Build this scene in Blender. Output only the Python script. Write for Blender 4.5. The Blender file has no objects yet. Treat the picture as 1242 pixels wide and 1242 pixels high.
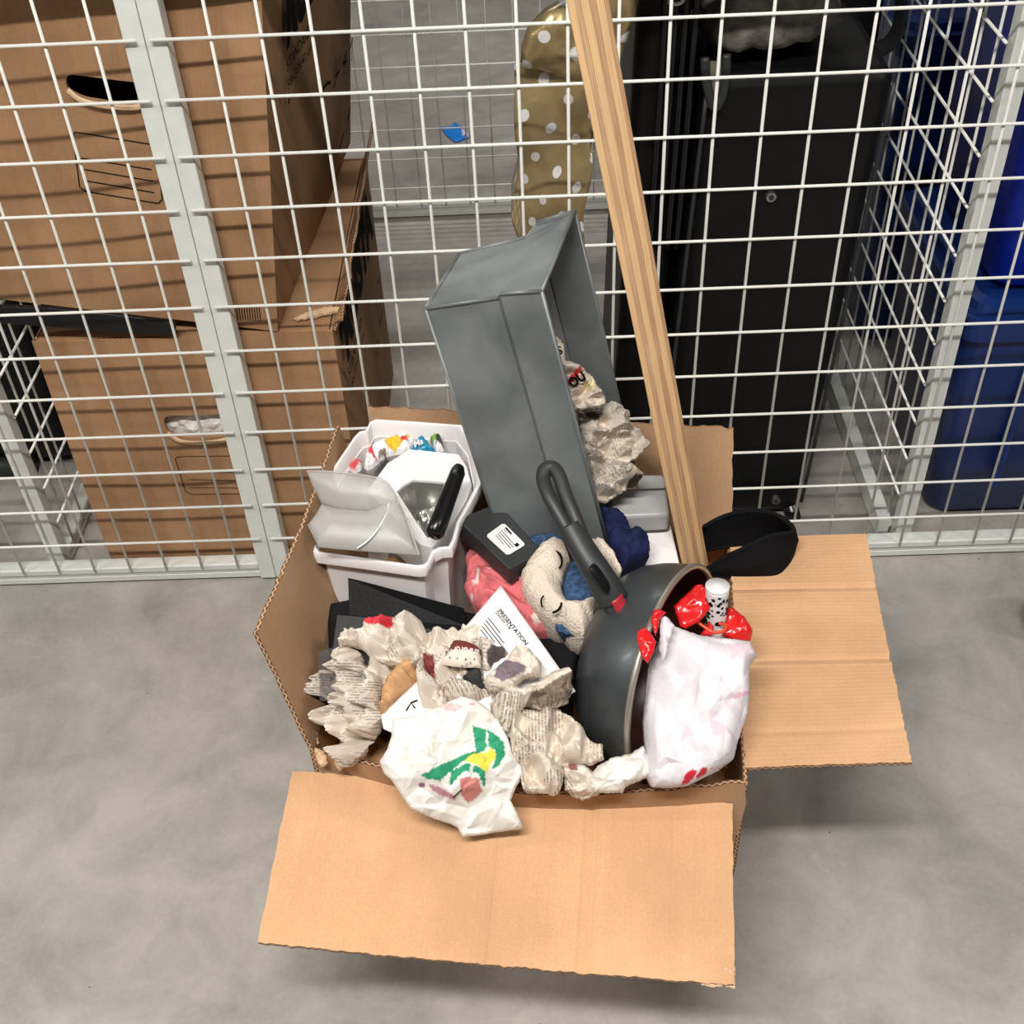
import bpy, bmesh, math, random
import numpy as np
from mathutils import Vector, Matrix
from mathutils.geometry import delaunay_2d_cdt

# ------------------------------------------------------------------ camera, light, exposure
sc = bpy.context.scene
S = .058                                     # mesh pitch of the wire fence in metres
CAM = np.array([7.09, -23.5182, 23.51]) * S
PITCH, ROLL, YAW, FPX = .7328, -.0533, -.0290, 1437.5

def cam_axes(p, r, y):
    f = np.array([math.sin(y)*math.cos(p), math.cos(y)*math.cos(p), -math.sin(p)])
    rt = np.array([math.cos(y), -math.sin(y), 0.]); up = np.cross(rt, f)
    c, s = math.cos(r), math.sin(r)
    return c*rt + s*up, -s*rt + c*up, f
CA, CU, CF = cam_axes(PITCH, ROLL, YAW)
cd = bpy.data.cameras.new('camera'); cam = bpy.data.objects.new('camera', cd)
sc.collection.objects.link(cam); sc.camera = cam
cd.sensor_width = 36; cd.sensor_fit = 'HORIZONTAL'; cd.lens = FPX/1242*36; cd.clip_start = .02
cam.matrix_world = Matrix([[CA[0], CU[0], -CF[0], CAM[0]], [CA[1], CU[1], -CF[1], CAM[1]],
                           [CA[2], CU[2], -CF[2], CAM[2]], [0, 0, 0, 1]])

world = bpy.data.worlds.new('storage_room_ambient'); sc.world = world; world.use_nodes = True
world.node_tree.nodes['Background'].inputs[0].default_value = (.95, .97, 1, 1)
world.node_tree.nodes['Background'].inputs[1].default_value = .05

def strip_lamp(name, x, y, z, length, width, power):
    d = bpy.data.lights.new(name, 'AREA'); d.shape = 'RECTANGLE'; d.size = length; d.size_y = width
    d.energy = power; d.color = (1, .97, .92)
    o = bpy.data.objects.new(name, d); sc.collection.objects.link(o); o.location = (x, y, z)
    return o
strip_lamp('strip_light', .15, -1.75, 2.75, 1.2, .12, 84)
strip_lamp('strip_light', .1, 1.9, 2.75, 1.5, .12, 30)
strip_lamp('strip_light', 2.7, -1.6, 2.75, 1.2, .12, 32)
strip_lamp('strip_light', -2.35, -1.15, 2.75, 1.2, .12, 34)
vs = sc.view_settings
vs.view_transform = 'Standard'; vs.look = 'None'; vs.gamma = 1; vs.exposure = .22
vs.use_curve_mapping = False

# ------------------------------------------------------------------ pixel -> place helpers
def ray(x, y): return CF + CA*(x-621)/FPX - CU*(y-621)/FPX
def at(x, y, z):
    d = ray(x, y); return CAM + d*(z-CAM[2])/d[2]
def atY(x, y, Y):
    d = ray(x, y); return CAM + d*(Y-CAM[1])/d[1]
def atX(x, y, X):
    d = ray(x, y); return CAM + d*(X-CAM[0])/d[0]
def atP(x, y, p0, n):
    d = ray(x, y); return CAM + d*(np.dot(np.asarray(p0)-CAM, n)/np.dot(d, n))
def V(*a): return np.array(a, float)
def unit(v): v = np.asarray(v, float); return v/np.linalg.norm(v)

# ------------------------------------------------------------------ materials
MATS = {}
def nt_mat(name):
    m = bpy.data.materials.new(name); m.use_nodes = True; MATS[name] = m
    return m, m.node_tree, m.node_tree.nodes['Principled BSDF']
def N(nt, t, **k):
    n = nt.nodes.new(t)
    for a, b in k.items(): setattr(n, a, b)
    return n
def plain(name, col, rough=.6, metal=0., spec=.5, noise=0., nscale=40, bump=0., bscale=200, alpha=1., coat=0., sheen=0., trans=0.):
    m, nt, b = nt_mat(name)
    b.inputs['Base Color'].default_value = (*col, 1); b.inputs['Roughness'].default_value = rough
    b.inputs['Metallic'].default_value = metal; b.inputs['Specular IOR Level'].default_value = spec
    if coat: b.inputs['Coat Weight'].default_value = coat; b.inputs['Coat Roughness'].default_value = .15
    if sheen: b.inputs['Sheen Weight'].default_value = sheen; b.inputs['Sheen Roughness'].default_value = .5
    if alpha < 1: b.inputs['Alpha'].default_value = alpha
    if trans: b.inputs['Transmission Weight'].default_value = trans
    tc = N(nt, 'ShaderNodeTexCoord')
    if noise:
        t = N(nt, 'ShaderNodeTexNoise'); t.inputs['Scale'].default_value = nscale; t.inputs['Detail'].default_value = 5
        nt.links.new(tc.outputs['Object'], t.inputs['Vector'])
        r = N(nt, 'ShaderNodeValToRGB'); r.color_ramp.elements[0].position = .3; r.color_ramp.elements[1].position = .72
        r.color_ramp.elements[0].color = (*[c*(1-noise) for c in col], 1); r.color_ramp.elements[1].color = (*[min(1, c*(1+noise)) for c in col], 1)
        nt.links.new(t.outputs['Fac'], r.inputs['Fac']); nt.links.new(r.outputs['Color'], b.inputs['Base Color'])
    if bump:
        t = N(nt, 'ShaderNodeTexNoise'); t.inputs['Scale'].default_value = bscale; t.inputs['Detail'].default_value = 4
        nt.links.new(tc.outputs['Object'], t.inputs['Vector'])
        bp = N(nt, 'ShaderNodeBump'); bp.inputs['Strength'].default_value = bump; bp.inputs['Distance'].default_value = .002
        nt.links.new(t.outputs['Fac'], bp.inputs['Height']); nt.links.new(bp.outputs['Normal'], b.inputs['Normal'])
    return m

def math_node(nt, op, a, b=None, c=None):
    n = N(nt, 'ShaderNodeMath', operation=op)
    for i, v in enumerate((a, b, c)):
        if v is None: continue
        if isinstance(v, (int, float)): n.inputs[i].default_value = v
        else: nt.links.new(v, n.inputs[i])
    return n.outputs[0]

def concrete():
    m, nt, b = nt_mat('concrete')
    tc = N(nt, 'ShaderNodeTexCoord')
    def noise(s, d, stretch=None):
        t = N(nt, 'ShaderNodeTexNoise'); t.inputs['Scale'].default_value = s; t.inputs['Detail'].default_value = d
        t.inputs['Roughness'].default_value = .66; t.inputs['Distortion'].default_value = .5
        nt.links.new(tc.outputs['Object'], t.inputs['Vector']); return t.outputs['Fac']
    big, mid, fine = noise(2.2, 4), noise(9, 6), noise(140, 4)
    s = math_node(nt, 'ADD', math_node(nt, 'MULTIPLY', big, .42), math_node(nt, 'MULTIPLY', mid, .44))
    s = math_node(nt, 'ADD', s, math_node(nt, 'MULTIPLY', fine, .12))
    r = N(nt, 'ShaderNodeValToRGB'); e = r.color_ramp.elements
    e[0].position = .38; e[0].color = (.262, .246, .228, 1); e[1].position = .61; e[1].color = (.45, .415, .385, 1)
    nt.links.new(s, r.inputs['Fac'])
    # pits and dirt specks
    vo = N(nt, 'ShaderNodeTexVoronoi'); vo.inputs['Scale'].default_value = 26
    nt.links.new(tc.outputs['Object'], vo.inputs['Vector'])
    sp = math_node(nt, 'LESS_THAN', vo.outputs['Distance'], .045)
    vc = math_node(nt, 'MULTIPLY', sp, math_node(nt, 'GREATER_THAN', noise(5, 2), .6))
    mx = N(nt, 'ShaderNodeMix', data_type='RGBA'); nt.links.new(vc, mx.inputs['Factor'])
    nt.links.new(r.outputs['Color'], mx.inputs['A']); mx.inputs['B'].default_value = (.09, .085, .08, 1)
    nt.links.new(mx.outputs['Result'], b.inputs['Base Color'])
    rr = math_node(nt, 'ADD', math_node(nt, 'MULTIPLY', mid, .25), .38)
    nt.links.new(rr, b.inputs['Roughness'])
    bp = N(nt, 'ShaderNodeBump'); bp.inputs['Strength'].default_value = .12; bp.inputs['Distance'].default_value = .003
    nt.links.new(math_node(nt, 'ADD', fine, mid), bp.inputs['Height']); nt.links.new(bp.outputs['Normal'], b.inputs['Normal'])
    return m

def cardboard(name, c0, c1, flute=.0052, fl_str=.13):
    """UVs are metres; flutes run along v."""
    m, nt, b = nt_mat(name)
    uv = N(nt, 'ShaderNodeUVMap'); sx = N(nt, 'ShaderNodeSeparateXYZ'); nt.links.new(uv.outputs[0], sx.inputs[0])
    tc = N(nt, 'ShaderNodeTexCoord')
    t = N(nt, 'ShaderNodeTexNoise'); t.inputs['Scale'].default_value = 9; t.inputs['Detail'].default_value = 6
    nt.links.new(tc.outputs['Object'], t.inputs['Vector'])
    t2 = N(nt, 'ShaderNodeTexNoise'); t2.inputs['Scale'].default_value = 420; t2.inputs['Detail'].default_value = 2
    nt.links.new(tc.outputs['Object'], t2.inputs['Vector'])
    w = math_node(nt, 'SINE', math_node(nt, 'MULTIPLY', sx.outputs[0], 2*math.pi/flute))
    cm = N(nt, 'ShaderNodeCombineXYZ'); nt.links.new(math_node(nt, 'MULTIPLY', sx.outputs[0], 90.), cm.inputs[0]); nt.links.new(math_node(nt, 'MULTIPLY', sx.outputs[1], 3.), cm.inputs[1])
    t3 = N(nt, 'ShaderNodeTexNoise'); t3.inputs['Scale'].default_value = 1; t3.inputs['Detail'].default_value = 3
    nt.links.new(cm.outputs[0], t3.inputs['Vector'])
    f = math_node(nt, 'ADD', math_node(nt, 'MULTIPLY', t.outputs['Fac'], .62), math_node(nt, 'MULTIPLY', t2.outputs['Fac'], .28))
    f = math_node(nt, 'ADD', f, math_node(nt, 'MULTIPLY', t3.outputs['Fac'], .10))
    f = math_node(nt, 'ADD', f, math_node(nt, 'MULTIPLY', w, .007))
    r = N(nt, 'ShaderNodeValToRGB'); e = r.color_ramp.elements
    e[0].position = .38; e[0].color = (*c0, 1); e[1].position = .62; e[1].color = (*c1, 1)
    nt.links.new(f, r.inputs['Fac']); nt.links.new(r.outputs['Color'], b.inputs['Base Color'])
    b.inputs['Roughness'].default_value = .8; b.inputs['Specular IOR Level'].default_value = .25
    bp = N(nt, 'ShaderNodeBump'); bp.inputs['Strength'].default_value = fl_str; bp.inputs['Distance'].default_value = .0006
    nt.links.new(math_node(nt, 'ADD', w, math_node(nt, 'MULTIPLY', t2.outputs['Fac'], .8)), bp.inputs['Height']); nt.links.new(bp.outputs['Normal'], b.inputs['Normal'])
    return m

def cardboard_edge(name, dark, light):
    m, nt, b = nt_mat(name)
    uv = N(nt, 'ShaderNodeUVMap'); sx = N(nt, 'ShaderNodeSeparateXYZ'); nt.links.new(uv.outputs[0], sx.inputs[0])
    w = math_node(nt, 'SINE', math_node(nt, 'MULTIPLY', sx.outputs[0], 2*math.pi/.0075))
    v = math_node(nt, 'SUBTRACT', math_node(nt, 'MULTIPLY', sx.outputs[1], 2.), 1.)   # v 0..1 across
    f = math_node(nt, 'LESS_THAN', math_node(nt, 'ABSOLUTE', math_node(nt, 'SUBTRACT', v, math_node(nt, 'MULTIPLY', w, .45))), .34)
    mx = N(nt, 'ShaderNodeMix', data_type='RGBA'); nt.links.new(f, mx.inputs['Factor'])
    mx.inputs['A'].default_value = (*dark, 1); mx.inputs['B'].default_value = (*light, 1)
    nt.links.new(mx.outputs['Result'], b.inputs['Base Color']); b.inputs['Roughness'].default_value = .9
    return m

def printed(name, base, ink=.6, rot=.3, row=.0034, rough=.75, print_amount=.5, bump=.0):
    """paper whose colour is a base times the vertex colour, with rows of printed type from the UVs (metres)."""
    m, nt, b = nt_mat(name)
    at_ = N(nt, 'ShaderNodeAttribute', attribute_name='Col')
    mu = N(nt, 'ShaderNodeMix', data_type='RGBA', blend_type='MULTIPLY'); mu.inputs['Factor'].default_value = 1
    mu.inputs['A'].default_value = (*base, 1); nt.links.new(at_.outputs['Color'], mu.inputs['B'])
    out = mu.outputs['Result']
    if ink:
        uv = N(nt, 'ShaderNodeUVMap'); mp = N(nt, 'ShaderNodeMapping'); mp.inputs['Rotation'].default_value = (0, 0, rot)
        nt.links.new(uv.outputs[0], mp.inputs[0]); sx = N(nt, 'ShaderNodeSeparateXYZ'); nt.links.new(mp.outputs[0], sx.inputs[0])
        r = math_node(nt, 'DIVIDE', sx.outputs[1], row)
        inrow = math_node(nt, 'LESS_THAN', math_node(nt, 'FRACT', r), .5)
        cm = N(nt, 'ShaderNodeCombineXYZ'); nt.links.new(math_node(nt, 'MULTIPLY', sx.outputs[0], 900.), cm.inputs[0])
        nt.links.new(math_node(nt, 'MULTIPLY', math_node(nt, 'FLOOR', r), 7.3), cm.inputs[1])
        t = N(nt, 'ShaderNodeTexNoise'); t.inputs['Scale'].default_value = 1.; t.inputs['Detail'].default_value = 1
        nt.links.new(cm.outputs[0], t.inputs['Vector'])
        letters = math_node(nt, 'GREATER_THAN', t.outputs['Fac'], .46)
        col = math_node(nt, 'GREATER_THAN', math_node(nt, 'FRACT', math_node(nt, 'DIVIDE', sx.outputs[0], .048)), .09)
        t2 = N(nt, 'ShaderNodeTexNoise'); t2.inputs['Scale'].default_value = 22; nt.links.new(mp.outputs[0], t2.inputs['Vector'])
        blk = math_node(nt, 'GREATER_THAN', t2.outputs['Fac'], 1-print_amount)
        f = math_node(nt, 'MULTIPLY', math_node(nt, 'MULTIPLY', inrow, letters), math_node(nt, 'MULTIPLY', col, blk))
        f = math_node(nt, 'MULTIPLY', f, ink)
        mx = N(nt, 'ShaderNodeMix', data_type='RGBA'); nt.links.new(f, mx.inputs['Factor'])
        nt.links.new(out, mx.inputs['A']); mx.inputs['B'].default_value = (.03, .03, .03, 1); out = mx.outputs['Result']
    nt.links.new(out, b.inputs['Base Color']); b.inputs['Roughness'].default_value = rough
    b.inputs['Specular IOR Level'].default_value = .3
    if bump:
        tc = N(nt, 'ShaderNodeTexCoord'); t = N(nt, 'ShaderNodeTexNoise'); t.inputs['Scale'].default_value = 350
        nt.links.new(tc.outputs['Object'], t.inputs['Vector']); bp = N(nt, 'ShaderNodeBump')
        bp.inputs['Strength'].default_value = bump; bp.inputs['Distance'].default_value = .002
        nt.links.new(t.outputs['Fac'], bp.inputs['Height']); nt.links.new(bp.outputs['Normal'], b.inputs['Normal'])
    return m

def plywood(name):
    """edge grain of laminated wood: plies across u, fine grain along v (UV metres)."""
    m, nt, b = nt_mat(name)
    uv = N(nt, 'ShaderNodeUVMap'); sx = N(nt, 'ShaderNodeSeparateXYZ'); nt.links.new(uv.outputs[0], sx.inputs[0])
    def n3(su, sv, d, off=0):
        cm = N(nt, 'ShaderNodeCombineXYZ'); nt.links.new(math_node(nt, 'MULTIPLY', sx.outputs[0], su), cm.inputs[0])
        nt.links.new(math_node(nt, 'MULTIPLY', sx.outputs[1], sv), cm.inputs[1]); cm.inputs[2].default_value = off
        t = N(nt, 'ShaderNodeTexNoise'); t.inputs['Scale'].default_value = 1; t.inputs['Detail'].default_value = d
        nt.links.new(cm.outputs[0], t.inputs['Vector']); return t.outputs['Fac']
    wob = math_node(nt, 'MULTIPLY', math_node(nt, 'SUBTRACT', n3(20, 9, 2), .5), .22)
    ply = math_node(nt, 'ADD', math_node(nt, 'DIVIDE', sx.outputs[0], .0052), wob)
    cm = N(nt, 'ShaderNodeCombineXYZ'); nt.links.new(math_node(nt, 'MULTIPLY', math_node(nt, 'FLOOR', ply), 3.7), cm.inputs[0])
    wn = N(nt, 'ShaderNodeTexWhiteNoise'); nt.links.new(cm.outputs[0], wn.inputs['Vector'])
    alt = math_node(nt, 'MULTIPLY', math_node(nt, 'LESS_THAN', math_node(nt, 'FRACT', math_node(nt, 'DIVIDE', ply, 2.)), .5), .3)
    f = math_node(nt, 'ADD', math_node(nt, 'MULTIPLY', n3(900, 16, 4, 3), .75), math_node(nt, 'ADD', alt, math_node(nt, 'MULTIPLY', wn.outputs[0], .12)))
    r = N(nt, 'ShaderNodeValToRGB'); e = r.color_ramp.elements
    e[0].position = .3; e[0].color = (.42, .24, .12, 1); e[1].position = .88; e[1].color = (.88, .58, .28, 1)
    k = r.color_ramp.elements.new(.58); k.color = (.66, .42, .24, 1)
    nt.links.new(f, r.inputs['Fac']); nt.links.new(r.outputs['Color'], b.inputs['Base Color']); b.inputs['Roughness'].default_value = .55
    return m

def metal_grey(name):
    m, nt, b = nt_mat(name)
    tc = N(nt, 'ShaderNodeTexCoord')
    t = N(nt, 'ShaderNodeTexNoise'); t.inputs['Scale'].default_value = 14; t.inputs['Detail'].default_value = 7; t.inputs['Distortion'].default_value = .6
    nt.links.new(tc.outputs['Object'], t.inputs['Vector'])
    r = N(nt, 'ShaderNodeValToRGB'); e = r.color_ramp.elements
    e[0].position = .3; e[0].color = (.13, .145, .148, 1); e[1].position = .75; e[1].color = (.25, .27, .275, 1)
    nt.links.new(t.outputs['Fac'], r.inputs['Fac']); nt.links.new(r.outputs['Color'], b.inputs['Base Color'])
    t2 = N(nt, 'ShaderNodeTexNoise'); t2.inputs['Scale'].default_value = 6; t2.inputs['Detail'].default_value = 4
    nt.links.new(tc.outputs['Object'], t2.inputs['Vector'])
    nt.links.new(math_node(nt, 'ADD', math_node(nt, 'MULTIPLY', t2.outputs['Fac'], .35), .3), b.inputs['Roughness'])
    b.inputs['Metallic'].default_value = .35
    return m

def dotted(name, base, dot, pitch, radius, rough=.5, coat=0., metal=0., bump=.3, bscale=14):
    m, nt, b = nt_mat(name)
    uv = N(nt, 'ShaderNodeUVMap'); mp = N(nt, 'ShaderNodeMapping'); mp.inputs['Rotation'].default_value = (0, 0, .55)
    mp.inputs['Scale'].default_value = (1/pitch, 1/pitch, 1); nt.links.new(uv.outputs[0], mp.inputs[0])
    fr = N(nt, 'ShaderNodeVectorMath', operation='FRACTION'); nt.links.new(mp.outputs[0], fr.inputs[0])
    su = N(nt, 'ShaderNodeVectorMath', operation='SUBTRACT'); nt.links.new(fr.outputs[0], su.inputs[0]); su.inputs[1].default_value = (.5, .5, 0)
    ml = N(nt, 'ShaderNodeVectorMath', operation='MULTIPLY'); nt.links.new(su.outputs[0], ml.inputs[0]); ml.inputs[1].default_value = (1, 1, 0)
    ln = N(nt, 'ShaderNodeVectorMath', operation='LENGTH'); nt.links.new(ml.outputs[0], ln.inputs[0])
    f = math_node(nt, 'LESS_THAN', ln.outputs['Value'], radius/pitch)
    mx = N(nt, 'ShaderNodeMix', data_type='RGBA'); nt.links.new(f, mx.inputs['Factor'])
    mx.inputs['A'].default_value = (*base, 1); mx.inputs['B'].default_value = (*dot, 1)
    nt.links.new(mx.outputs['Result'], b.inputs['Base Color']); b.inputs['Roughness'].default_value = rough
    b.inputs['Coat Weight'].default_value = coat
    if metal: nt.links.new(math_node(nt, 'MULTIPLY', math_node(nt, 'SUBTRACT', 1., f), metal), b.inputs['Metallic'])
    tc = N(nt, 'ShaderNodeTexCoord'); t = N(nt, 'ShaderNodeTexNoise'); t.inputs['Scale'].default_value = bscale; t.inputs['Detail'].default_value = 4
    nt.links.new(tc.outputs['Object'], t.inputs['Vector']); bp = N(nt, 'ShaderNodeBump'); bp.inputs['Strength'].default_value = bump
    bp.inputs['Distance'].default_value = .01
    nt.links.new(t.outputs['Fac'], bp.inputs['Height']); nt.links.new(bp.outputs['Normal'], b.inputs['Normal'])
    return m

M_conc = concrete()
M_card = cardboard('kraft_cardboard', (.50, .285, .15), (.62, .365, .20))
M_cardout = cardboard('kraft_cardboard_outside', (.36, .215, .12), (.45, .275, .155), fl_str=.05)
M_cardold = cardboard('brown_box_board', (.29, .16, .082), (.39, .225, .12), .006, .08)
M_edge = cardboard_edge('corrugated_edge', (.12, .06, .03), (.55, .33, .18))
M_torn = plain('torn_board', (.62, .43, .27), .9, noise=.2, bump=.6)
M_fence = plain('white_powder_coat', (.66, .68, .64), .38, noise=.04)
M_wire = plain('white_wire', (.80, .80, .75), .35)
M_black = plain('black_shell', (.004, .004, .0045), .45, noise=.2, spec=.25)
M_blackgloss = plain('black_gloss', (.005, .005, .006), .25, noise=.2, spec=.4)
M_blackfab = plain('black_fabric', (.006, .006, .007), .9, bump=.5, bscale=500, spec=.12)
M_blackleather = plain('black_leather', (.006, .006, .007), .6, spec=.2, bump=.4, bscale=350)
M_charcoal = plain('charcoal_rubber', (.022, .024, .025), .48, noise=.1)
M_ink = plain('black_ink', (.006, .005, .005), .9, spec=.1)
M_white = plain('white_plastic', (.78, .75, .75), .32)
M_whitebox = plain('white_card', (.74, .73, .73), .6)
M_greybox = plain('grey_lacquer', (.36, .36, .36), .3)
M_silver = plain('silver_foil', (.62, .61, .58), .28, metal=.85, bump=.4, bscale=40)
M_steel = plain('dull_steel', (.35, .35, .34), .35, metal=.9)
M_metal = metal_grey('grey_sheet_metal')
M_ply = plywood('laminated_wood')
M_pan = plain('dark_enamel', (.075, .085, .090), .40, metal=.6, coat=.1, noise=.08, nscale=8)
M_paninner = plain('dark_red_coating', (.05, .012, .008), .35)
M_rimdark = plain('dark_collar', (.07, .075, .08), .35, metal=.6)
M_rim = plain('worn_rim', (.42, .38, .32), .35, metal=.7)
M_red = plain('glossy_red', (.62, .012, .014), .22, coat=.4)
M_redacc = plain('red_accent', (.38, .02, .03), .35)
M_orange = plain('orange_tie', (.75, .07, .025), .35)
M_navy = plain('navy_cloth', (.010, .014, .055), .9, noise=.2, bump=.5, bscale=300, spec=.2)
M_pink = plain('pink_cloth', (.62, .14, .16), .9, bump=.4, bscale=300)
M_pinkp = printed('pink_fleece', (.63, .155, .17), 0, bump=.5, rough=.95)
M_plush = printed('cream_plush', (.70, .60, .50), 0, bump=1., rough=1.)
M_denim = plain('blue_plush', (.045, .085, .17), 1., noise=.45, nscale=220, bump=1., bscale=300, spec=.1)
M_news = printed('newsprint', (.66, .585, .50), .5, .35, row=.0030, print_amount=.46)
M_news2 = printed('newsprint_rotated', (.66, .575, .485), .55, 1.1, row=.0032, print_amount=.52)
M_news3 = printed('newsprint_fine', (.62, .55, .475), .5, -.5, row=.0028, print_amount=.48)
M_draw = printed('drawing_paper', (.74, .715, .67), 0)
M_letter = printed('letter_paper', (.78, .75, .76), 0)
M_bag = printed('white_bag', (.64, .60, .635), 0, rough=.5)
M_kraftp = plain('kraft_paper', (.50, .28, .13), .7, noise=.15)
M_candy = printed('candy_print', (.8, .8, .8), 0, rough=.3)
M_clear = plain('frosted_plastic', (.52, .505, .48), .35, alpha=.48, spec=.35)
M_sheet = plain('clear_sleeve', (.12, .12, .13), .15, alpha=.35)
M_navyblue = plain('dark_blue_plastic', (.004, .022, .125), .35, noise=.1, nscale=6)
M_blue = plain('bright_blue_plastic', (.003, .018, .36), .3, noise=.12, nscale=6)
M_bluewrap = plain('blue_wrapper_foil', (.02, .25, .80), .25)
M_greyfab = plain('grey_textile', (.15, .14, .125), .95, noise=.45, nscale=60, bump=.8, bscale=160, spec=.1)
M_olive = plain('olive_grip', (.16, .15, .11), .6)
M_gold = dotted('gold_dotted_foil', (.36, .27, .13), (.62, .60, .60), .044, .0074, .34, .3, .5, bump=.7, bscale=11)
M_tape = plain('dark_tray', (.006, .006, .007), .4, spec=.3)
M_label = plain('paper_label', (.72, .72, .72), .5)
M_speck = plain('speckled_tube_card', (.72, .70, .70), .4)
M_purple = plain('pale_purple', (.35, .30, .55), .5)
M_brownband = plain('brown_print', (.20, .055, .04), .7)
M_whiteink = plain('white_ink', (.8, .74, .7), .7)

# ------------------------------------------------------------------ object helpers
COL = sc.collection
def tag(o, label=None, cat=None, group=None, kind=None):
    for k, v in (('label', label), ('category', cat), ('group', group), ('kind', kind)):
        if v: o[k] = v
    return o
def empty(name, loc, label, cat, group=None):
    o = bpy.data.objects.new(name, None); COL.objects.link(o); o.location = tuple(loc); o.empty_display_size = .02
    bpy_roots.append(o)
    return tag(o, label, cat, group)
bpy_roots = []
def mesh_obj(name, verts, faces, mat, parent=None, smooth=False, uvs=None, matidx=None, cols=None):
    me = bpy.data.meshes.new(name)
    vv = np.asarray(verts, float)
    if parent is not None: vv = vv - np.array(parent_origin(parent))
    else:
        org = np.array([(vv[:, 0].min()+vv[:, 0].max())/2, (vv[:, 1].min()+vv[:, 1].max())/2, vv[:, 2].min()]); vv = vv - org
    me.from_pydata([tuple(v) for v in vv], [], [tuple(int(i) for i in f) for f in faces])
    mats = mat if isinstance(mat, (list, tuple)) else [mat]
    for m in mats: me.materials.append(m)
    if matidx is not None: me.polygons.foreach_set('material_index', list(matidx))
    if uvs is not None:
        ul = me.uv_layers.new(name='UVMap'); k = 0
        if len(uvs) == len(verts):
            li = np.empty(len(me.loops), int); me.loops.foreach_get('vertex_index', li)
            ul.data.foreach_set('uv', np.asarray(uvs, np.float32)[li].ravel())
        else: ul.data.foreach_set('uv', np.asarray(uvs, np.float32).ravel())
    if cols is not None:
        ca = me.color_attributes.new('Col', 'FLOAT_COLOR', 'POINT')
        c4 = np.ones((len(verts), 4), np.float32); c4[:, :3] = cols; ca.data.foreach_set('color', c4.ravel())
    if smooth: me.polygons.foreach_set('use_smooth', [True]*len(me.polygons))
    me.update(); me.validate()
    o = bpy.data.objects.new(name, me); COL.objects.link(o)
    if parent is None: o.location = tuple(org)
    else: o.parent = parent
    return o
def parent_origin(p):
    x = np.zeros(3)
    while p is not None: x = x + np.array(p.location); p = p.parent
    return x
def fix_normals(o):
    bm = bmesh.new(); bm.from_mesh(o.data); bmesh.ops.recalc_face_normals(bm, faces=bm.faces); bm.to_mesh(o.data); bm.free(); return o
def bevel(o, w, seg=2, ang=.6):
    md = o.modifiers.new('bevel', 'BEVEL'); md.width = w; md.segments = seg; md.limit_method = 'ANGLE'; md.angle_limit = ang
    for p in o.data.polygons: p.use_smooth = True
    md2 = o.modifiers.new('wn', 'WEIGHTED_NORMAL'); md2.keep_sharp = True
    return o

def box_vf(c0, c1):
    x0, y0, z0 = c0; x1, y1, z1 = c1
    v = [(x0, y0, z0), (x1, y0, z0), (x1, y1, z0), (x0, y1, z0), (x0, y0, z1), (x1, y0, z1), (x1, y1, z1), (x0, y1, z1)]
    f = [(3, 2, 1, 0), (4, 5, 6, 7), (0, 1, 5, 4), (1, 2, 6, 5), (2, 3, 7, 6), (3, 0, 4, 7)]
    return v, f
def join(parts):
    V_, F_ = [], []
    for v, f in parts:
        k = len(V_); V_ += [tuple(p) for p in v]; F_ += [tuple(i+k for i in q) for q in f]
    return V_, F_
def box(name, c0, c1, mat, parent=None, bev=0):
    v, f = box_vf(c0, c1); o = mesh_obj(name, v, f, mat, parent)
    return bevel(o, bev) if bev else o
def tube_vf(path, r, n=8, caps=True, flat=None, ref=None):
    """tube along a path; r scalar or per point; flat = (scale along side, scale along up)."""
    P = [np.asarray(p, float) for p in path]; m = len(P)
    R_ = [r]*m if np.isscalar(r) else list(r); V_, F_ = [], []
    prev = None
    for i in range(m):
        t = unit(P[min(i+1, m-1)] - P[max(i-1, 0)])
        if prev is None:
            a = np.asarray(ref, float) if ref is not None else (V(0, 0, 1) if abs(t[2]) < .9 else V(1, 0, 0))
        else: a = prev
        u = unit(a - t*np.dot(a, t)); w = np.cross(t, u); prev = u
        rr = R_[i] if np.iterable(R_[i]) else (R_[i], R_[i])
        for k in range(n):
            th = 2*math.pi*k/n; V_.append(P[i] + u*math.cos(th)*rr[0] + w*math.sin(th)*rr[1])
    for i in range(m-1):
        for k in range(n):
            a, b_ = i*n+k, i*n+(k+1) % n; F_.append((a, b_, b_+n, a+n))
    if caps: F_.append(tuple(range(n))[::-1]); F_.append(tuple((m-1)*n+k for k in range(n)))
    return V_, F_
def tube(name, path, r, mat, parent=None, n=8, smooth=True, **k):
    v, f = tube_vf(path, r, n, **k); return fix_normals(mesh_obj(name, v, f, mat, parent, smooth))
def catmull(pts, k=8, closed=False):
    P = [np.asarray(p, float) for p in pts]; out = []; n = len(P)
    rng_ = range(n if closed else n-1)
    for i in rng_:
        g = (lambda j: P[j % n]) if closed else (lambda j: P[min(max(j, 0), n-1)])
        a, b_, c, d = g(i-1), g(i), g(i+1), g(i+2)
        for s in range(k):
            t = s/k
            out.append(.5*((2*b_)+(-a+c)*t+(2*a-5*b_+4*c-d)*t*t+(-a+3*b_-3*c+d)*t**3))
    if not closed: out.append(P[-1])
    return out
def loft(name, rings, mat, parent=None, closed=True, cap0=False, cap1=False, smooth=False):
    n = len(rings[0]); V_ = [p for r in rings for p in r]; F_ = []
    for i in range(len(rings)-1):
        for k in range(n if closed else n-1):
            a, b_ = i*n+k, i*n+(k+1) % n; F_.append((a, b_, b_+n, a+n))
    if cap0: F_.append(tuple(range(n))[::-1])
    if cap1: F_.append(tuple((len(rings)-1)*n+k for k in range(n)))
    return fix_normals(mesh_obj(name, V_, F_, mat, parent, smooth))

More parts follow.
